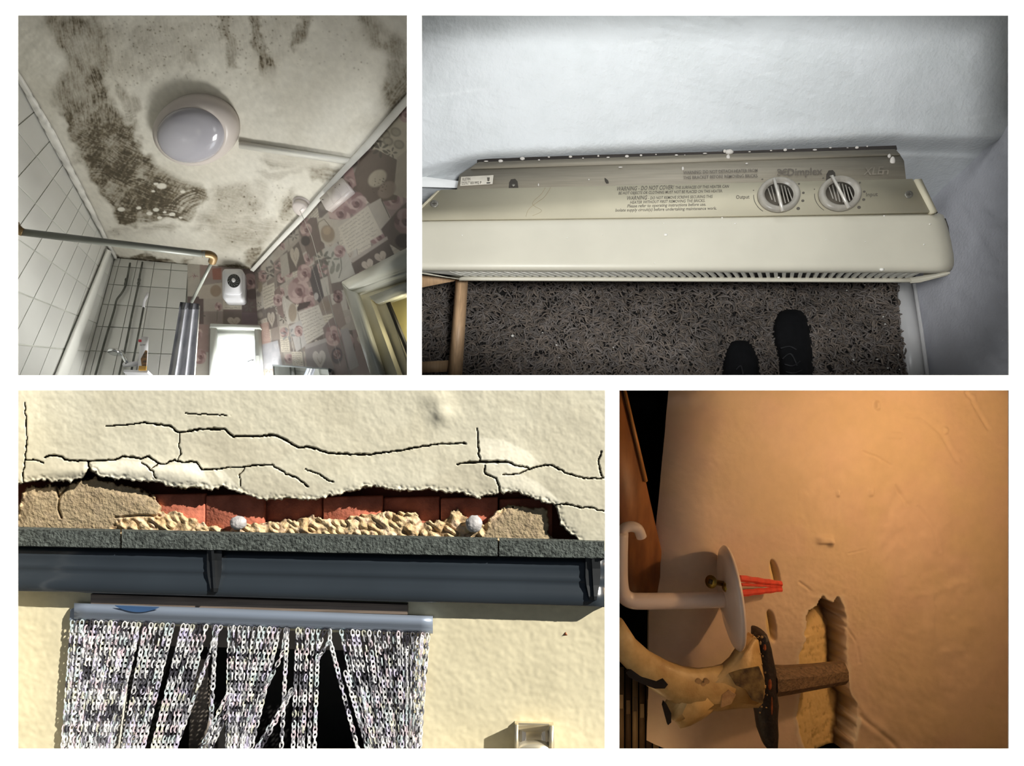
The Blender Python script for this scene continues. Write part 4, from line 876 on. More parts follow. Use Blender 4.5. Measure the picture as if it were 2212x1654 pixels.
# ------------------------------------------------------------------ storage heater seen from above
WALL2 = PL(P(911, 33, .60), P(2179, 33, .66), P(1500, 330, .82))
BRK = PL(P(1000, 348, .815), P(1940, 322, .815), P(1500, 400, .71))
TOP = PL(P(950, 408, .705), P(1990, 385, .705), P(1500, 465, .655))
CARP = PL(P(911, 600, 1.22), P(1960, 600, 1.22), P(1500, 815, 1.02))
SIDE = PL(CARP.v(1972, 600), CARP.v(2004, 815), P(2179, 420, .76))
WP = mat_attr('pale_grey_wall_paint', .5, bump=.22, bscale=90, var=.02, vscale=12, spec=.35)
def heater_wall():
    X, Y = pgrid(900, 2195, 22, 500, 4.0)
    edge = np.interp(X, [900, 1000, 1050, 1300, 1935, 2010, 2080, 2195], [372, 342, 333, 320, 292, 296, 297, 300])
    h = (fbm(X, Y, 12, 1, 3) - .5) * .0022 + (fbm(X, Y, 160, 2) - .5) * .012
    rx, ry = rot(X, Y, 0, 0, 12); h += (vn(rx / 60, ry / 5, 1, 3) - .5) * .0012
    # wall bent back here so its shape makes the shadow band above the bracket
    under = sst(-6, 42, Y - edge); h -= under * .085 + np.clip(Y - edge - 42, 0, None) * .0016
    bulge = np.exp(-((Y - edge + 14) / 16) ** 2); h += bulge * .004
    V = WALL2.at(X, Y) + WALL2.n * h[..., None]
    c = np.ones(X.shape + (3,)) * lin((212, 215, 216)); c = mixc(c, .35 * sst(.45, .7, fbm(X, Y, 60, 4)), (200, 204, 204))
    for (x, y, a, b) in ((990, 200, 60, 3), (1400, 90, 50, 2), (1650, 160, 36, 2), (2120, 250, 40, 3), (925, 60, 14, 6)):
        c = mixc(c, .4 * np.exp(-((X - x) / a) ** 2 - ((Y - y + (X - x) * .15) / b) ** 2), (232, 234, 234))
    struct(grid('wall_behind_heater', X, Y, V, WP, None, c), 'pale grey roughly painted wall shaped inward behind the heater to make its shadow band')
heater_wall()
X, Y = pgrid(1962, 2200, 250, 830, 5); cc = np.ones(X.shape + (3,)) * lin((206, 206, 212))
hs = (fbm(X, Y, 90, 3) - .5) * .02
struct(grid('wall_beside_heater', X, Y, SIDE.at(X, Y) + SIDE.n * hs[..., None], WP, None, cc), 'pale lilac grey side wall beside the heater end')
struct(prism('trim_4', [P(890, 378, .86), P(992, 391, .86), P(990, 406, .84), P(890, 403, .84)], [P(890, 378, .90), P(992, 391, .90), P(990, 406, .88), P(890, 403, .88)], mat('white_gloss_sill', (250, 250, 248), .3, var=.01)), 'bright white window sill showing behind the far heater end', 'sill')
# dark joint, bracket plate
DKJ = mat('dark_joint', (52, 46, 42), .9); TAU = mat('taupe_steel_bracket', (146, 138, 122), .5, var=.06, vscale=6, stretch=(1, 20, 20)); CRM = mat('aged_cream_enamel', (196, 188, 164), .62, var=.03, vscale=5, spec=.3); CRM2 = mat('cream_enamel_lid', (205, 199, 181), .42, var=.03, vscale=4)
ht = empty('storage_heater', TOP.v(1500, 600), 'cream storage heater with two control knobs seen from above', 'heater')
br_ = slab('mounting_bracket', [(1033, 349), (1500, 333), (1934, 321), (1944, 331), (1954, 346), (1959, 392), (986, 412), (992, 376)], BRK, 0, .012, TAU, ht, .003)
fold = slab('bracket_fold', [(1028, 352), (1936, 323), (1946, 334), (1016, 364)], BRK, .004, .006, TAU, br_, .0015)
jn = slab('wall_joint', [(1030, 343), (1300, 334), (1560, 327), (1936, 314), (1938, 322), (1560, 334), (1300, 341), (1032, 351)], BRK, -.002, .02, DKJ, ht)
# lumps of filler hanging in the joint
FIL = mat('grey_white_filler', (196, 190, 182), .8)
for i in range(26):
    x = 1060 + i * 33 + random.uniform(-12, 12); y = 347 - (x - 1030) * .0335 + random.uniform(-3, 3); r = random.choice((.002, .0025, .003, .005))
    blob('filler_lump', BRK.v(x, y, .004), r * 1.2, FIL, br_, (random.uniform(1, 2.4), .6, random.uniform(.6, 1.2)), i)
for x, y, r, sq in ((1575, 328, .011, (1.5, .6, .9)), (1573, 340, .008, (.9, .5, 1.5)), (1928, 347, .012, (.8, .35, 1.3)), (1921, 337, .008, (.8, .35, 1.0)), (1475, 364, .006, (.7, .5, 1.3)), (1272, 388, .003, (1, 1, 1)), (1163, 399, .0045, (.6, .5, 1.2)), (1340, 361, .004, (2, .4, .6)), (1613, 353, .004, (1.4, .4, .7))):
    blob('filler_lump', BRK.v(x, y, .004), r, FIL, br_, sq, int(x))
HOLE = mat('dark_slot', (58, 52, 44), .8); ZINC = mat('zinc_screw', (140, 136, 126), .4, metal=.6, var=.1)
for x, y in ((1109, 395), (1795, 376)):
    s_ = slab('bracket_slot', [(x - 10, y + 14), (x - 9, y - 1), (x - 5, y - 8), (x + 4, y - 9), (x + 9, y - 3), (x + 11, y + 12)], BRK, .0045, .002, HOLE, br_)
    lathe('slot_screw', [(.006, 0), (.006, .003), (.003, .004), (.0005, .004)], BRK.v(x, y + 6, .005), BRK.n, ZINC, s_, 14)
slab('bracket_slot', [(1306, 384), (1310, 386), (1314, 390), (1315, 395), (1310, 395), (1307, 390)], BRK, .0045, .002, HOLE, br_)
stk = slab('rating_sticker', [(996, 382), (1066, 378), (1064, 397), (994, 401)], BRK, .005, .001, mat('white_sticker', (214, 206, 190), .5), br_); INK = mat('faded_grey_ink', (92, 86, 76), .7); INK2 = mat('dark_taupe_print', (96, 88, 78), .6)
text('lettering', 'XLE70N', (998, 390), (1016, 389), 6, BRK, .0058, INK, stk); text('lettering', 'Series D', (997, 395), (1015, 394), 3, BRK, .0058, INK, stk); text('lettering', 'Serial No.', (997, 399), (1012, 398), 3, BRK, .0058, INK, stk); text('lettering', '001992 P', (1016, 398), (1040, 397), 6, BRK, .0058, INK, stk)
slab('bin_symbol', [(1052, 383), (1058, 383), (1057, 391), (1053, 391)], BRK, .0058, .0003, INK, stk); slab('bin_bar', [(1051, 394), (1059, 393.5), (1059, 395.5), (1051, 396)], BRK, .0058, .0003, mat('black_ink', (30, 28, 26), .7), stk)
text('lettering', 'WARNING: DO NOT DETACH HEATER FROM', (1476, 376), (1637, 371), 7, BRK, .0045, INK2, br_); text('lettering', 'THIS BRACKET BEFORE REMOVING BRICKS', (1476, 387), (1637, 382.5), 7, BRK, .0045, INK2, br_)
text('lettering', 'Dimplex', (1702, 379), (1777, 376), 15, BRK, .0045, INK2, br_); text('emblem', 'C', (1679, 379), (1690, 378.5), 14, BRK, .0045, INK2, br_, mirror=True); text('emblem', 'C', (1689, 378.5), (1701, 378), 14, BRK, .0045, INK2, br_)
slab('emblem_bar', [(1681, 370), (1699, 369.5), (1699, 372), (1681, 372.5)], BRK, .0046, .0002, INK2, br_)
text('lettering', 'XLE', (1864, 378), (1905, 376.5), 17, BRK, .0045, mat('taupe_print_light', (124, 116, 102), .6), br_, slant=.25); text('lettering', 'n', (1904, 377), (1919, 376), 15, BRK, .0045, mat('taupe_print_pale', (130, 121, 106), .6), br_, slant=.25)
# control panel
tp = slab('top_panel', [(952, 409), (1972, 385.5), (2010, 457.5), (1500, 466), (905, 474), (905, 452)], TOP, .0, .012, CRM, ht, .0015)
slab('end_strip', [(1976, 385.5), (1992, 384.5), (2027, 457), (2012, 458)], TOP, .004, .018, CRM, ht, .003)
slab('end_strip', [(905, 447), (943, 411), (950, 410), (905, 454)], TOP, .004, .018, CRM, ht, .002)
DIRT = mat('brown_grime', (150, 132, 98), .8)
for lines, in (([('WARNING - DO NOT COVER!', (1331, 412), (1455, 408.5), 9, .22), ('THE SURFACES OF THIS HEATER CAN', (1458, 408), (1574, 405), 6.2, .2), ('BE HOT OBJECTS OR CLOTHING MUST NOT BE PLACED ON THIS HEATER.', (1336, 420), (1561, 415), 6, .2),
                ('WARNING', (1353, 432), (1397, 430.5), 8.5, .2), ('- DO NOT REMOVE SCREWS SECURING THIS', (1400, 430.5), (1539, 427), 6.2, .2), ('HEATER WITHOUT FIRST REMOVING THE BRICKS.', (1361, 440), (1523, 436), 6.2, .2),
                ('Please refer to operating instructions before use.', (1355, 448), (1525, 444), 6.6, .2), ('Isolate supply circuit(s) before undertaking maintenance work.', (1329, 457), (1548, 452.5), 6.6, .2), ('Output', (1590, 429.5), (1619, 428.5), 8, 0), ('Input', (1871, 424), (1896, 423), 8, 0)],),):
    for s_, L_, R_2, h_, sl_ in lines: text('lettering', s_, L_, R_2, h_, TOP, .0006, INK, tp, slant=sl_)
KN = mat('grey_knob_plastic', (154, 148, 137), .4, var=.08, vscale=30); KD = mat('knob_recess', (96, 88, 76), .6); KS = mat('silver_pointer', (206, 200, 190), .3, metal=.3)
for lab, kx, ky, a0, a1 in (('output_knob', 1681, 422.5, (1672, 386), (1691, 456)), ('input_knob', 1812.5, 420, (1797, 380), (1834, 449))):
    ux, uy = px_axes(TOP, kx, ky); c_ = TOP.v(kx, ky)
    rad = 46
    def ring(rf, h): return [c_ + ux * (rad * rf * math.cos(t)) + uy * (37 * rf * math.sin(t)) + TOP.N * h for t in [2 * math.pi * k / 48 for k in range(48)]]
    kb = loft('knob', [ring(1, .0), ring(1, .006), ring(.97, .012), ring(.90, .016), ring(.80, .016), ring(.70, .011), ring(.66, .004)], KN, ht)
    loft('knob_recess', [ring(.68, .0062), ring(.05, .0055)], KD, kb)
    for j in range(-3, 4):
        hx = j * .155; yy = math.sqrt(max(0, .6 ** 2 - hx * hx)); A = c_ + ux * (rad * (hx - .07 * 1)) + uy * (37 * yy * .9); B = c_ + ux * (rad * (hx + .13)) - uy * (37 * yy * .9)
        tube('knob_rib', [A + TOP.N * .008, B + TOP.N * .008], .0021, KN, kb, 6)
    tube('pointer', [TOP.v(a0[0], a0[1], .024), TOP.v(a0[0] * .5 + a1[0] * .5, a0[1] * .5 + a1[1] * .5, .026), TOP.v(*a1, .018)], [.0052, .0048, .0062], KS, kb, 12)
    for t, r in ((-38, 5), (-14, 4.2), (8, 3.6), (35, 2.8), (128, 2.4), (165, 1.6)):
        x, y = kx + 55 * math.cos(math.radians(t)), ky - 45 * math.sin(math.radians(t)); dd = r * .8
        slab('scale_dot', [(x + dd * math.cos(q), y + dd * .85 * math.sin(q)) for q in [2 * math.pi * i / 12 for i in range(12)]], TOP, .0006, .0005, INK, tp)
    tube('scale_arc', [TOP.v(kx + 53 * math.cos(math.radians(t)), ky - 43 * math.sin(math.radians(t)), .0005) for t in range(178, 236, 6)], .0011, INK, tp, 5)
for x, y in ((938, 440), (1963, 420)):
    c_ = TOP.v(x, y); ux, uy = px_axes(TOP, x, y)
    sc_ = loft('panel_screw', [[c_ + ux * (9.5 * f * math.cos(t)) + uy * (8 * f * math.sin(t)) + TOP.N * h for t in [2 * math.pi * k / 20 for k in range(20)]] for f, h in ((1, .0), (.95, .0018), (.5, .0015), (.05, .0006))], ZINC, ht)
    for p_, q_ in (((-.5, 0), (.5, 0)), ((0, -.5), (0, .5))): tube('screw_cross', [c_ + ux * 9 * p_[0] + uy * 8 * p_[1] + TOP.N * .002, c_ + ux * 9 * q_[0] + uy * 8 * q_[1] + TOP.N * .002], .0009, HOLE, sc_, 5)
# outline of an old water stain on the panel
st_ = [(1190, 404), (1176, 425), (1160, 437), (1142, 452), (1136, 468)]; st2 = [(1178, 405), (1170, 418), (1150, 440), (1170, 455), (1150, 466)]
for q_ in (st_, st2): tube('stain_line', smoothpts([TOP.v(x, y, .0001) for x, y in q_]), .0006, DIRT, tp, 4)
# lid: rounded front casing
rows = []
RW = [(477, 461, 2022, .676), (478, 462, 2030, .664), (482, 466, 2038, .656), (494, 479, 2044, .648), (528, 519, 2054, .627), (556, 552, 2060, .610), (566, 566, 2061, .603), (574, 575, 2060, .601), (580, 583, 2057, .606), (584, 588.5, 2052, .617), (586, 590.5, 2046, .64)]
for yl, yr, xr, d in RW:
    row = []
    for k in range(41):
        u = k / 40; u = 1 - (1 - u) ** 1.6
        x = 903 + (xr - 903) * u; y = yl + (yr - yl) * (x - 911) / (2050 - 911); e = max(0, (x - (xr - 34)) / 34); row.append(P(x, y - 1.5 * e * e, d + .045 * (1 - math.sqrt(max(0, 1 - e * e)))))
    rows.append(row)
lid = loft('lid', rows, CRM2, ht, closed=False, caps=False)
mk('lid_end', [rows[i][-1] for i in range(len(rows))] + [rows[i][-1] + Vector((-.005, .12, 0)) for i in range(len(rows))], [[i, i + 1, len(rows) + i + 1, len(rows) + i] for i in range(len(rows) - 1)], CRM, lid)
tube('end_cap_edge', [P(2040, 472, .69), P(2046, 490, .69), P(2049, 512, .69)], .004, DKJ, lid, 6)
# joint between panel and lid
tube('panel_joint', [P(905, 475.5, .669), P(1500, 467.5, .669), P(2024, 459, .669)], .0032, DKJ, ht, 6)
# grille slots under the lid edge
GD = mat('grille_dark', (34, 31, 28), .8); GB = mat('grille_bar_cream', (214, 211, 200), .4)
gb = lambda x: 584 + (x - 911) * .0045
gr0, gr1 = [], []
GRP = PL(P(960, 584, .628), P(1950, 589, .628), P(1450, 600, .700))
slab('grille_back', [(905, 580), (1985, 586), (1975, 600), (995, 596), (905, 586)], GRP, -.012, .004, GD, ht)
xb = 925.0; n_ = 0
while xb < 1990:
    # bars stand upright, so they fan out from the point the viewer stands over
    f = lambda x, y: x + (1690 - x) * (y - 584) / 150.0
    wpx = 8.5
    q_ = [(f(xb, 583), 583 + (xb - 911) * .0045), (f(xb + wpx, 583), 583 + (xb - 911) * .0045), (f(xb + wpx, 597.5), 597.5 + (xb - 911) * .004), (f(xb, 597.5), 597.5 + (xb - 911) * .004)]
    if q_[2][0] > 962 and q_[3][0] < 1968: slab('grille_bar', q_, GRP, 0, .008, GB, ht); n_ += 1
    xb += 18.2
lip = [(594.5, .70), (597.5, .688), (601, .684), (605, .686), (607, .70)]
loft('lower_lip', [[P(x, y + (x - 1000) * .0042, d) for y, d in lip] for x in np.linspace(992, 1972, 20)], CRM2, ht)
slab('lip_corner', [(1960, 600), (2046, 587), (2055, 586), (2050, 593), (1988, 609), (1964, 611)], PL(P(1970, 600, .684), P(2050, 588, .625), P(1970, 612, .684)), 0, .02, CRM2, ht, .003)
prism('lip_corner', [P(1002, 594, .69), P(998, 606, .69), P(1012, 606, .69)], [P(900, 583, .66), P(900, 591, .66), P(900, 588, .65)], CRM2, ht, .002)
slab('side_panel', [(905, 584), (965, 584), (1000, 597), (905, 586)], GRP, .001, .006, GB, ht)

# carpet --------------------------------------------------------------
fl = struct(slab('floor', [(890, 560), (1935, 560), (1950, 700), (1966, 830), (890, 830)], CARP, -.026, .02, mat('dark_carpet_backing', (24, 21, 19), .95)), 'dark brown shag carpet floor under the heater', 'floor')
def pile():
    n = 9500; V = []; C = []; r_ = np.random.default_rng(3)
    Fc = []; NS, NR = 5, 4
    px = r_.uniform(905, 1966, n); py = r_.uniform(585, 822, n)
    edge = np.interp(py, [600, 700, 815], [1938, 1948, 1962]); ok = px < edge + r_.normal(0, 1.5, n); px, py = px[ok], py[ok]
    B = CARP.at(px, py); e1 = np.array(CARP.v(1500, 700) - CARP.v(1400, 700)); e1 /= np.linalg.norm(e1); e2 = np.cross(CARP.n, e1)
    for i in range(len(px)):
        a = r_.uniform(0, 6.28); L = r_.uniform(.034, .060); bend = r_.normal(0, 1.6); h = r_.uniform(-.022, .010); rad = r_.uniform(.0033, .0047)
        p = B[i] + CARP.n * h - (e1 * math.cos(a) + e2 * math.sin(a)) * L * .5; tone = r_.uniform(.7, 1.25) * (.8 + .45 * float(vn(px[i], py[i], 70, 3)))
        base = lin((116, 108, 101)) * (1 - .0) ; col = base * tone * (np.array((1.03, .98, .93)) if r_.random() < .5 else np.array((.98, .99, 1.02)))
        for s in range(NS):
            t = s / (NS - 1); ang = a + bend * (t - .5) * 1.6; d_ = e1 * math.cos(ang) + e2 * math.sin(ang)
            if s: p = p + d_ * L / (NS - 1)
            q = p + CARP.n * (.009 * math.sin(math.pi * t)); sd = np.cross(CARP.n, d_); rr = rad * (.55 if s in (0, NS - 1) else 1)
            for k in range(NR):
                th = 2 * math.pi * k / NR + .78; V.append(q + sd * (rr * math.cos(th)) + CARP.n * (rr * math.sin(th))); C.append(col)
        b = i * NS * NR
        for s in range(NS - 1):
            for k in range(NR): Fc.append([b + s * NR + k, b + s * NR + (k + 1) % NR, b + (s + 1) * NR + (k + 1) % NR, b + (s + 1) * NR + k])
    o = mk('carpet_pile', V, Fc, mat_attr('dark_brown_shag', .9, var=.1, spec=.1), fl, True, C); o['kind'] = 'stuff'
pile()
SK = mat('white_gloss_skirting', (226, 224, 222), .3, var=.02)
sk = struct(slab('baseboard_side', [(1940, 596), (1976, 596), (2010, 830), (1966, 830), (1950, 700)], CARP, .02, .03, SK, None, .004), 'white skirting board between shag carpet and side wall', 'skirting')
tube('skirting_bead', [CARP.v(1972, 596, .03), CARP.v(1990, 710, .03), CARP.v(2006, 830, .03)], .007, SK, sk, 10)
# crumbs of plaster
CL = {(1107, 725): 'largest round white plaster crumb on the carpet near the stool leg', (1202, 745): 'long white plaster crumb on the carpet beyond the round one', (1843, 777): 'largest white plaster crumb between the forward shoe and the skirting', (943, 711): 'pale crumb on the carpet on the far side of the stool leg', (1139, 779): 'small white crumb below the round one near the stool rail'}
FLB = {(1905, 582): 'largest white flake, on the lower lid edge near the heater end', (1682, 599): 'white flake lying on the lower lip under the output knob', (1438, 507): 'flat teardrop paint flake on the lid below the warning text', (1560, 470): 'white flake on the lid edge beside the output knob'}
CRUMB = mat('white_plaster_crumb', (232, 228, 218), .8)
for i, (x, y, r) in enumerate(((1107, 725, .0065), (1202, 745, .0045), (1139, 779, .003), (1172, 718, .003), (1208, 772, .0025), (1325, 750, .003), (1204, 785, .002), (1843, 777, .006), (1895, 776, .004), (1908, 684, .004), (1912, 700, .004), (1793, 713, .003), (1940, 766, .003), (1918, 795, .004), (1943, 798, .003), (1847, 808, .004), (1890, 624, .003), (1868, 615, .003), (1829, 627, .003), (943, 711, .004))):
    tag(blob('plaster_crumb', CARP.v(x, y, .014), r, CRUMB, None, (1.2, .8, 1), i, 1), CL.get((x, y), 'tiny white plaster crumb lying on the dark shag carpet'), 'crumb', 'plaster crumbs on the carpet')
def on_lid(x, y):
    pts = [(RW[i][0] + (RW[i][1] - RW[i][0]) * (x - 911) / 1139, RW[i][3]) for i in range(len(RW))]
    return P(x, y, float(np.interp(y, [p[0] for p in pts], [p[1] for p in pts])) - .002)
for i, (x, y, r) in enumerate(((1560, 470, .003), (1588, 483, .0032), (1434, 482, .0022), (1438, 507, .006), (1910, 466, .003), (2009, 484, .003), (1996, 528, .0028), (1869, 522, .002), (1905, 582, .007), (1682, 599, .0045), (1414, 568, .0022), (1225, 514, .002), (1302, 507, .002), (998, 508, .0025), (1784, 518, .002), (1463, 476, .0015))):
    p_ = on_lid(x, y) if y < 590 else P(x, y, .684)
    tag(blob('paint_flake', p_, r, CRUMB, None, (1.3, .5, .9), 50 + i, 1), FLB.get((x, y), 'tiny white paint speck resting on the cream heater lid'), 'flake', 'paint flakes on the heater')

# wooden stool at the side ---------------------------------------------
PINE = mat('pale_pine', (196, 160, 122), .5, var=.08, vscale=12, stretch=(8, 8, 1)); 
sl2 = empty('wooden_stool', CARP.v(980, 820), 'pale pine stool leg and rail at the side of the carpet', 'stool')
prism('leg', [P(984, 600, .80), P(996, 598, .79), P(1012, 600, .80), P(1000, 604, .83)], [P(964, 830, .88), P(978, 832, .86), P(998, 830, .88), P(985, 828, .92)], PINE, sl2, .002)
prism('rail', [P(895, 782, .90), P(895, 806, .90), P(895, 806, .93), P(895, 782, .93)], [P(970, 778, .90), P(966, 803, .90), P(966, 803, .93), P(970, 778, .93)], PINE, sl2, .002)
prism('seat_edge', [P(895, 592, .79), P(895, 624, .79), P(895, 624, .82), P(895, 592, .82)], [P(985, 602, .79), P(982, 607, .79), P(982, 607, .82), P(985, 602, .82)], PINE, sl2, .002)

# shoes -----------------------------------------------------------------
SH = mat('black_suede_shoe', (20, 20, 22), .75, var=.12, vscale=30, spec=.25); SO = mat('black_rubber_sole', (14, 14, 14), .6); LC = mat('black_lace', (34, 34, 36), .6)
def shoe(lab, axis, lace):
    # axis: (y, x_left, x_right, height) down the length of the shoe
    t_ = empty('shoe', CARP.v((axis[0][1] + axis[0][2]) / 2, axis[-1][0]), lab, 'shoe', 'pair of black shoes')
    ctrl = [(Vector((0, 0, 0)), 0, 0)]; rings = []
    for (y, x0, x1, h) in axis:
        c = (x0 + x1) / 2; row = []
        for k in range(17):
            a = math.pi * k / 16; row.append(CARP.v(c - (x1 - x0) / 2 * math.cos(a), y, .004 + h * math.sin(a) ** .7))
        rings.append(row)
    loft('upper', rings, SH, t_, closed=False, caps=False)
    so = [[CARP.v(x0 - 2, y, 0), CARP.v(x0 - 2, y, .012), CARP.v(x1 + 2, y, .012), CARP.v(x1 + 2, y, 0)] for (y, x0, x1, h) in axis]
    loft('sole', so, SO, t_)
    for (pa, pb, pc) in lace: tube('lace', smoothpts([CARP.v(*pa), CARP.v(*pb), CARP.v(*pc)]), .0032, LC, t_, 6)
shoe('black suede lace up shoe placed further forward under the heater', [(668, 1702, 1716, .012), (671, 1690, 1728, .028), (678, 1680, 1737, .042), (692, 1674, 1743, .052), (715, 1672, 1748, .060), (740, 1675, 1752, .068), (765, 1682, 1753, .080), (790, 1685, 1754, .095), (815, 1686, 1756, .10), (835, 1688, 1756, .10)],
     [((1686, 752, .085), (1705, 748, .092), (1720, 755, .09)), ((1690, 775, .09), (1708, 764, .10), (1722, 790, .10)), ((1694, 786, .095), (1712, 790, .105), (1728, 780, .10)), ((1697, 802, .10), (1714, 806, .112), (1732, 800, .105))])
shoe('black suede shoe set further back with only its toe showing', [(735, 1592, 1606, .010), (738, 1583, 1616, .026), (746, 1575, 1624, .042), (760, 1569, 1632, .054), (785, 1564, 1638, .068), (810, 1562, 1641, .082), (835, 1562, 1642, .09)],
     [((1590, 798, .085), (1600, 790, .09), (1605, 808, .092))])
# ------------------------------------------------------------------ stair wall with the loose handrail bracket
W4 = PL(P(2179, 1200, 1.15), P(1600, 843, .80), P(1600, 1621, .80))
HOLE4 = [(1740, 1336), (1748, 1318), (1765, 1312), (1777, 1286), (1786, 1297), (1799, 1300), (1812, 1290), (1818, 1303), (1822, 1325), (1827, 1352), (1823, 1367), (1824, 1411), (1829, 1435), (1828, 1472), (1835, 1491), (1848, 1521), (1850, 1543), (1849, 1570), (1846, 1599), (1842, 1640), (1744, 1640), (1718, 1548), (1730, 1496), (1728, 1411), (1740, 1382)]
def stair_wall():
    X, Y = pgrid(0, 760, 832, 1634, 2.2); LE = np.interp(Y, [832, 1000, 1150, 1300, 1640], [1474, 1459, 1445, 1430, 1424]); X = LE + (2192 - LE) * X / 760
    h = (fbm(X, Y, 150, 1, 3) - .5) * .016 + (fbm(X, Y, 10, 2, 3) - .5) * (.0014 + .005 * np.exp(-(np.hypot(X - 1790, Y - 1330) / 110) ** 2)) + (fbm(X, Y, 45, 4, 3) - .5) * .004
    rr = np.hypot(X - 1800, (Y - 1330) * .95); sweep = sst(0, 60, rr - 120) * sst(480, 300, rr) * (X > 1720)
    h += sweep * (fbm(rr / 26 * 10, np.degrees(np.arctan2(Y - 1330, X - 1800)) * 2.5, 11, 3, 2) - .5) * .006
    # rounded outer corner of the wall
    ex = np.interp(Y, [832, 1000, 1150, 1300, 1640], [1496, 1481, 1467, 1452, 1446]); e = np.clip((ex + 75 - X) / 75, 0, 1.35); h -= .05 * e ** 2.2
    for pts, dp, w_ in (([(1727, 1257), (1745, 1270), (1756, 1284)], .006, 2), ([(1955, 898), (1990, 900), (2030, 935), (2068, 995)], .004, 4), ([(1935, 1050), (1962, 1090)], .005, 2.5), ([(1985, 1095), (2015, 1140), (2030, 1190)], .004, 3), ([(1862, 975), (1890, 985), (1925, 1005)], .005, 2.5), ([(1832, 1195), (1870, 1186)], .003, 1.4), ([(2088, 848), (2106, 875), (2135, 925)], .006, 3), ([(1850, 1530), (1868, 1555), (1930, 1605), (1950, 1630)], .007, 4), ([(1826, 1352), (1852, 1390), (1858, 1430)], .004, 2)):
        k = (X > min(p[0] for p in pts) - 30) & (X < max(p[0] for p in pts) + 30) & (Y > min(p[1] for p in pts) - 30) & (Y < max(p[1] for p in pts) + 30)
        dd = seg_d(X[k], Y[k], pts); fade = sst(0, .3, np.clip(vn(X[k], Y[k], 16, 6), 0, 1)); h[k] -= fade * dp * .8 * np.exp(-(dd / (w_ * 1.3)) ** 2); h[k] += fade * dp * .3 * np.exp(-((dd - w_ * 2) / (w_ * 2)) ** 2)
    for x, y, rx, ry, hh in ((1780, 1165, 17, 9, .016), (1793, 1172, 6, 8, .008), (1894, 876, 5, 9, .012), (1880, 1062, 6, 9, .007), (2041, 930, 5, 7, .008), (1930, 940, 15, 7, .005), (2100, 860, 9, 9, .006), (2010, 1350, 10, 60, .006), (1810, 1066, 3, 6, .006), (1765, 1330, 30, 14, .004)):
        h += hh * np.exp(-((X - x) / rx) ** 4 - ((Y - y) / ry) ** 4)
    JX = X + 7 * (vn(X, Y, 12, 3) - .5); JY = Y + 7 * (vn(X, Y, 10, 4) - .5); sd = sdp(JX, JY, HOLE4); g = sst(-1, 2.2, sd)
    u = np.clip((X - 1722) / 110, 0, 1); deep = .008 + .075 * u ** 1.1 + .05 * sst(1380, 1310, Y) + (fbm(X, Y, 9, 5) - .5) * .006
    left = np.exp(-((X - 1730) / 24) ** 2) * (Y > 1380); deep *= 1 - .5 * left
    h = h * (1 - g) - deep * g
    c = np.ones(X.shape + (3,)) * lin((214, 190, 166)); c = mixc(c, .5 * sst(.4, .7, fbm(X, Y, 130, 5)), (205, 184, 150)); c = mixc(c, .4 * sst(.5, .8, fbm(X, Y, 90, 6)), (210, 180, 166))
    rim = np.exp(-((sd + 4) / 4.0) ** 2); c = mixc(c, rim * .5, (226, 214, 194))
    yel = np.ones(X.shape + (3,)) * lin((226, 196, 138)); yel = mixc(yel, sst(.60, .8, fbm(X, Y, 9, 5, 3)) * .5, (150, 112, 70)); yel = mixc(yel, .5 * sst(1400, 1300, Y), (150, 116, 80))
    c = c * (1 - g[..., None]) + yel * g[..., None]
    rim_shade = sst(16, 3, sd) * g * (X > 1778); rim_shade = np.maximum(rim_shade, g * sst(1372, 1340, Y + .5 * (X - 1760)) ); c = mixc(c, rim_shade * .9, (66, 44, 28))  # shade painted into the hole: right rim and top darkened
    for px_, py_, rx, ry, an in ((1674, 1240, 9, 30, 12), (1664, 1352, 10, 34, 8)):
        u_, v_ = rot(X, Y, px_, py_, -an); q = np.hypot(u_ / rx, v_ / ry); k = sst(1.15, .85, q); sl = sst(-.6, 1, u_ / rx); h -= k * (.004 + .034 * sl); c = mixc(c, k, (224, 196, 140)); c = mixc(c, k * sst(.3, .9, u_ / rx) * .5, (120, 84, 46))
    c = mixc(c, .8 * soft(X, Y, [(1850, 1545), (1862, 1552), (1852, 1600), (1846, 1600)], 2), (235, 226, 210))
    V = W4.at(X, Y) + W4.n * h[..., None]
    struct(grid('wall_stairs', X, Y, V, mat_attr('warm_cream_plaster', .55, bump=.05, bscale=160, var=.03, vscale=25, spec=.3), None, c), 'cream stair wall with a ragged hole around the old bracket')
stair_wall()
struct(box('wall_stairs_far', (0.3, 1.5, Z0 - 1.94), (3.0, 1.53, Z0 - .01), mat('near_black_backdrop', (16, 13, 16), .9)), 'dark space beyond the stair wall')

WPL = mat('white_enamelled_steel', (226, 206, 190), .3, var=.02, coat=.3); BRS = mat('brass_screw', (150, 120, 50), .35, metal=.9, var=.1); RED = mat('red_wall_plug', (214, 72, 56), .5, var=.08, vscale=40)
wb2 = empty('handrail_bracket', P(1570, 1300, .60), 'new white handrail bracket with round flange pulled off the wall', 'bracket')
tube('arm', smoothpts([P(1386, 1160, .60), P(1378, 1142, .595), P(1362, 1137, .59), P(1346, 1144, .585), P(1341, 1170, .58)], 5) , .0175, WPL, wb2, 16)
tube('arm', smoothpts([P(1340, 1150, .58), P(1339, 1210, .575), P(1340, 1258, .575), P(1346, 1283, .576), P(1362, 1296, .578), P(1390, 1298, .58), P(1470, 1297, .60), P(1568, 1294, .635)], 5), .026, WPL, wb2, 20)
fa = (P(1680, 1290, .78) - P(1500, 1296, .60)).normalized(); fa = Vector((.95, -.17, .07)).normalized()
fo = P(1576, 1288, .635)
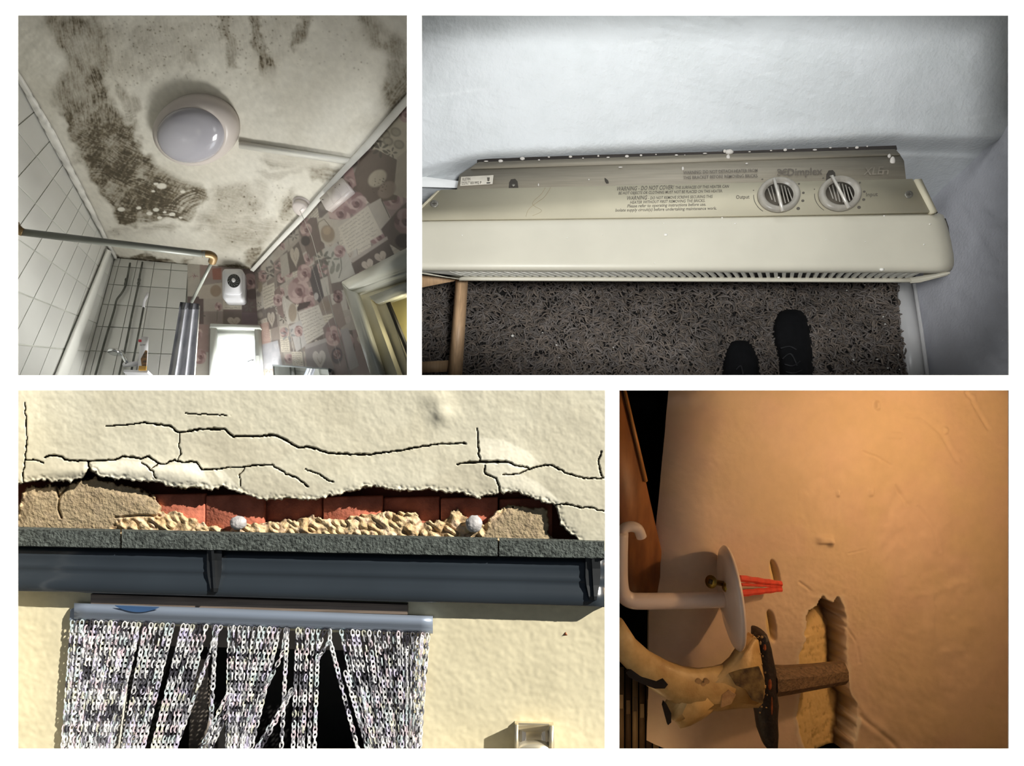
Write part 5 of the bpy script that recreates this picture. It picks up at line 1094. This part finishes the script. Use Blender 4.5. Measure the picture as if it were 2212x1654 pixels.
lathe('flange', [(.012, -.020), (.06, -.019), (.130, -.014), (.158, -.006), (.167, .003), (.163, .011), (.152, .013), (.01, .013)], fo, fa, WPL, wb2, 56)
def screw(head, tail, r, par, name='screw'):
    head, tail = Vector(head), Vector(tail); d_ = (tail - head).normalized(); L_ = (tail - head).length
    s = lathe(name, [(r * .2, 0), (r, .001), (r * .95, .006), (r * .5, .016), (r * .42, .02), (r * .42, L_)], head, d_, BRS, par, 18)
    lathe('screw_slot', [(r * .5, -.0004), (r * .15, -.0006), (r * .01, -.0006)], head, d_, mat('slot_shadow', (60, 46, 20), .6), s, 4)
screw(P(1535, 1256, .58), P(1575, 1262, .64), .021, wb2); 
q_ = lathe('screw', [(.001, -.012), (.014, -.010), (.0165, -.004), (.0165, .004)], P(1571, 1268, .600), (fa * .6 + Vector((0, .8, 0))).normalized(), BRS, wb2, 20, None, 1.0)
slab('screw_slot', [(1566, 1271), (1575, 1269), (1576, 1272), (1567, 1274)], PL(P(1571, 1268, .587), P(1600, 1268, .60), P(1571, 1300, .587)), .002, .002, mat('yellow_slot_glint', (225, 205, 90), .25, metal=.6), q_)
rp_ = empty('wall_plug', P(1680, 1262, .76), 'split red plastic wall plug sticking out of the stair wall', 'wall plug')
for a_, b_ in (((1600, 1249), (1688, 1260)), ((1602, 1262), (1688, 1266)), ((1602, 1281), (1688, 1272))):
    rings = []
    for i in range(8):
        t = i / 7; p = P(a_[0] + (b_[0] - a_[0]) * t, a_[1] + (b_[1] - a_[1]) * t, .655 + .12 * t); r = (.012 if a_[1] != 1262 else .006) * (1 - .25 * t) * (1.1 if i % 2 else .92)
        rings.append([p + Vector((0, r * math.cos(q), r * math.sin(q))) for q in [2 * math.pi * k / 8 for k in range(8)]])
    loft('plug_leg', rings, RED, rp_, smooth=False)

# old iron bracket ------------------------------------------------------
CRP = mat('chipped_cream_paint', (216, 182, 122), .45, var=.1, vscale=16, rgb2=(186, 148, 92), bump=.25, bscale=40); IRON = mat('rusty_black_iron', (46, 34, 28), .55, var=.3, vscale=30, bump=.6, bscale=50, rgb2=(30, 24, 22)); CHIP = mat('bare_black_iron', (20, 16, 18), .35, var=.2); WOOD = mat('grimy_wooden_peg', (120, 94, 68), .75, var=.25, vscale=14, stretch=(2, 12, 12), rgb2=(70, 54, 42), bump=.4, bscale=30)
ib = empty('old_bracket', P(1655, 1500, .60), 'old cream painted iron handrail bracket hanging loose from the wall hole', 'bracket')
def rib(p, t, rx, ry, n=18):
    """oval section across a limb: rx across the page, ry in depth"""
    t = Vector(t).normalized(); s = t.cross(Vector((0, 1, 0))).normalized(); b = s.cross(t)
    return [Vector(p) + s * (rx * math.cos(a)) + b * (ry * math.sin(a)) for a in [2 * math.pi * k / n for k in range(n)]]
spine = [((1322, 1352, .50), .040, .034), ((1350, 1398, .515), .043, .036), ((1385, 1432, .53), .046, .038), ((1425, 1458, .545), .052, .040), ((1465, 1478, .555), .060, .042), ((1505, 1488, .565), .066, .042), ((1545, 1487, .572), .070, .042), ((1580, 1480, .58), .074, .04), ((1610, 1470, .586), .090, .038), ((1632, 1462, .59), .104, .032), ((1648, 1460, .592), .112, .03)]
pp = [P(*s_[0]) for s_ in spine]
loft('arm', [rib(pp[i], pp[min(i + 1, len(pp) - 1)] - pp[max(i - 1, 0)], spine[i][1], spine[i][2]) for i in range(len(pp))], CRP, ib)
sp2 = [((1515, 1490, .565), .074, .040), ((1490, 1515, .562), .066, .040), ((1468, 1534, .558), .056, .036), ((1452, 1546, .556), .044, .032)]
pq = [P(*s_[0]) for s_ in sp2]
loft('stub', [rib(pq[i], pq[min(i + 1, 3)] - pq[max(i - 1, 0)], sp2[i][1], sp2[i][2]) for i in range(4)], CRP, ib)
# the flat web between arm and wall plate
FR4 = PL(P(1450, 1500, .52), P(1650, 1460, .545), P(1500, 1560, .52))
def chip_patch(name, pts, off, m, par, dep=.010): return slab(name, pts, FR4, off, dep, m, par)
slab('web', [(1568, 1452), (1590, 1432), (1612, 1398), (1628, 1376), (1640, 1380), (1648, 1430), (1652, 1500), (1640, 1525), (1600, 1520), (1555, 1530), (1500, 1545), (1470, 1562), (1456, 1562), (1448, 1545), (1480, 1500), (1530, 1480)], FR4, -.004, .05, CRP, ib, .006)
chip_patch('bare_patch', [(1352, 1452), (1362, 1445), (1378, 1450), (1390, 1445), (1404, 1453), (1410, 1464), (1416, 1455), (1432, 1465), (1443, 1478), (1436, 1487), (1415, 1487), (1385, 1476), (1358, 1462)], .018, CHIP, ib)
chip_patch('bare_patch', [(1434, 1515), (1440, 1520), (1450, 1540), (1450, 1560), (1443, 1566), (1438, 1548), (1432, 1525)], .010, CHIP, ib)
for i, pts in enumerate(([(1575, 1455), (1600, 1447), (1640, 1440), (1652, 1470), (1648, 1520), (1625, 1512), (1610, 1488), (1590, 1480)], [(1560, 1500), (1575, 1490), (1590, 1500), (1580, 1520), (1558, 1528)])):
    chip_patch('worn_patch', pts, .001 + i * .001, mat('worn_patch_%s' % 'ab'[i], ((132, 108, 66), (196, 158, 112))[i], .7, var=.35, vscale=30, rgb2=((50, 36, 28), (160, 122, 84))[i], bump=.5, bscale=40), ib)
for x, y, r in ((1509, 1472, 7), (1527, 1472, 6), (1519, 1478, 5), (1346, 1424, 9), (1365, 1394, 3)):
    chip_patch('paint_blister', [(x + r * math.cos(q), y + r * .85 * math.sin(q)) for q in [2 * math.pi * k / 12 for k in range(12)]], .018 if x < 1400 else .0015, mat('tan_blister', (178, 142, 96), .5), ib)
rings = []
for i in range(17):
    t = i / 16; x = 1640 + 22 * t + 2 * math.sin(t * 6); y = 1364 + 244 * t; w_ = 25 * (1 + .06 * math.sin(t * 23)) * (math.sin(math.pi * min(max(t, .03), .97)) ** .32) * (1 if t < .6 else 1.05); c_ = P(x, y, .60)
    rings.append([c_ + Vector((w_ / 1000 * 1.5 * math.cos(a), .045 * math.sin(a), 0)) for a in [2 * math.pi * k / 14 for k in range(14)]])
plt = loft('wall_plate', rings, IRON, ib)
RST = mat('orange_rust', (150, 76, 36), .8, var=.3, vscale=40)
for x, y, rx, ry in ((1663, 1478, 4, 12), (1667, 1524, 2, 20), (1652, 1398, 3, 7)): blob('rust_spot', P(x, y, .5565), 1, RST, plt, (rx * .0015, .004, ry * .0015), int(x), 3)
FLK = mat('worn_cream_fleck', (170, 138, 90), .6, var=.2)
r_ = random.Random(2)
for i in range(60):
    t = r_.uniform(.03, .75); x = 1640 + 22 * t + r_.uniform(-15, 15); y = 1364 + 244 * t; blob('paint_fleck', P(x, y, .5535 + .014 * abs(x - 1640 - 22 * t) / 15), r_.uniform(.002, .0048), FLK, plt, (r_.uniform(.6, 1.6), .5, r_.uniform(.6, 1.8)), i, 1)
pg = empty('wooden_peg', P(1750, 1470, .70), 'grimy wooden peg joining the old bracket to the wall hole', 'peg')
pts = [(1668, 1470, .60, 33), (1700, 1468, .63, 30), (1750, 1462, .68, 27), (1800, 1455, .735, 25), (1822, 1452, .76, 24)]
rings = []
for x, y, d_, r in pts:
    c_ = P(x, y, d_); k_ = r * (1.1 + d_) / 1100; rings.append([c_ + Vector((0, k_ * .8 * (1 if abs(math.cos(a)) > .5 else .9) * math.cos(a), k_ * math.sin(a))) for a in [2 * math.pi * k / 8 + .3 for k in range(8)]])
loft('peg_body', rings, WOOD, pg, smooth=False)

# things beyond the wall corner ------------------------------------------
TIM = mat('orange_brown_timber', (150, 96, 52), .5, var=.12, vscale=5, stretch=(4, 4, 1), rgb2=(110, 66, 34))
hb = empty('timber_board', P(1390, 1250, .8), 'brown timber board leaning behind the white bracket', 'board')
prism('board_face', [P(1330, 830, .70), P(1344, 830, .70), P(1396, 1040, .74), P(1430, 1190, .78), P(1428, 1300, .80), P(1330, 1300, .72)], [P(1330, 830, .74), P(1340, 830, .74), P(1388, 1040, .79), P(1421, 1190, .83), P(1418, 1300, .85), P(1330, 1300, .77)], TIM, hb, .006)
prism('board_edge', [P(1342, 828, .69), P(1350, 828, .70), P(1400, 1040, .74), P(1392, 1042, .73)], [P(1342, 828, .73), P(1350, 828, .74), P(1400, 1040, .79), P(1392, 1042, .78)], mat('lighter_timber_edge', (176, 122, 64), .5), hb, .003)
tag(blob('pale_finial', P(1440, 1068, .92), .028, mat('pale_blurred_paint', (190, 172, 150), .6), None, (.9, .7, 1.2), 5, 3), 'pale knob peeking out of the dark gap beside the wall', 'knob')
po = empty('white_post', P(1414, 1420, .95), 'pale white post standing in the dark gap behind the bracket arm', 'post')
tube('post', [P(1412, 1230, .95), P(1413, 1300, .95), P(1412, 1415, .95)], [.022, .026, .026], mat('dim_white_paint', (170, 158, 138), .6), po, 14)
BOOK = ((150, 126, 92), (96, 76, 54), (176, 150, 112), (120, 96, 66), (88, 70, 52), (160, 136, 100))
BL_ = ('tan book spine nearest the frame in the upright row', 'dark brown book spine second in the upright row', 'pale tan book spine in the middle of the upright row', 'brown book spine fourth in the upright row', 'darkest book spine in the upright row', 'light tan book spine beside the wall in the upright row')
for i in range(6):
    x = 1336 + i * 15; y0 = (1440, 1452, 1446, 1460, 1450, 1468)[i]
    b_ = empty('book', P(x + 6, 1640, .95), BL_[i], 'book', 'upright books in the dark corner'); m_ = mat('book_cover_%s' % 'abcdef'[i], BOOK[i], .6)
    prism('cover', [P(x, y0, .92), P(x + 12, y0, .92), P(x + 12, y0, 1.02), P(x, y0, 1.02)], [P(x, 1645, .92), P(x + 12, 1645, .92), P(x + 12, 1645, 1.02), P(x, 1645, 1.02)], m_, b_, .002)
    prism('spine_label', [P(x + 2, y0 + 60, .917), P(x + 10, y0 + 60, .917), P(x + 10, y0 + 60, .925), P(x + 2, y0 + 60, .925)], [P(x + 2, y0 + 90, .917), P(x + 10, y0 + 90, .917), P(x + 10, y0 + 90, .925), P(x + 2, y0 + 90, .925)], mat('spine_label_%s' % 'abcdef'[i], BOOK[(i + 2) % 6], .6), b_)
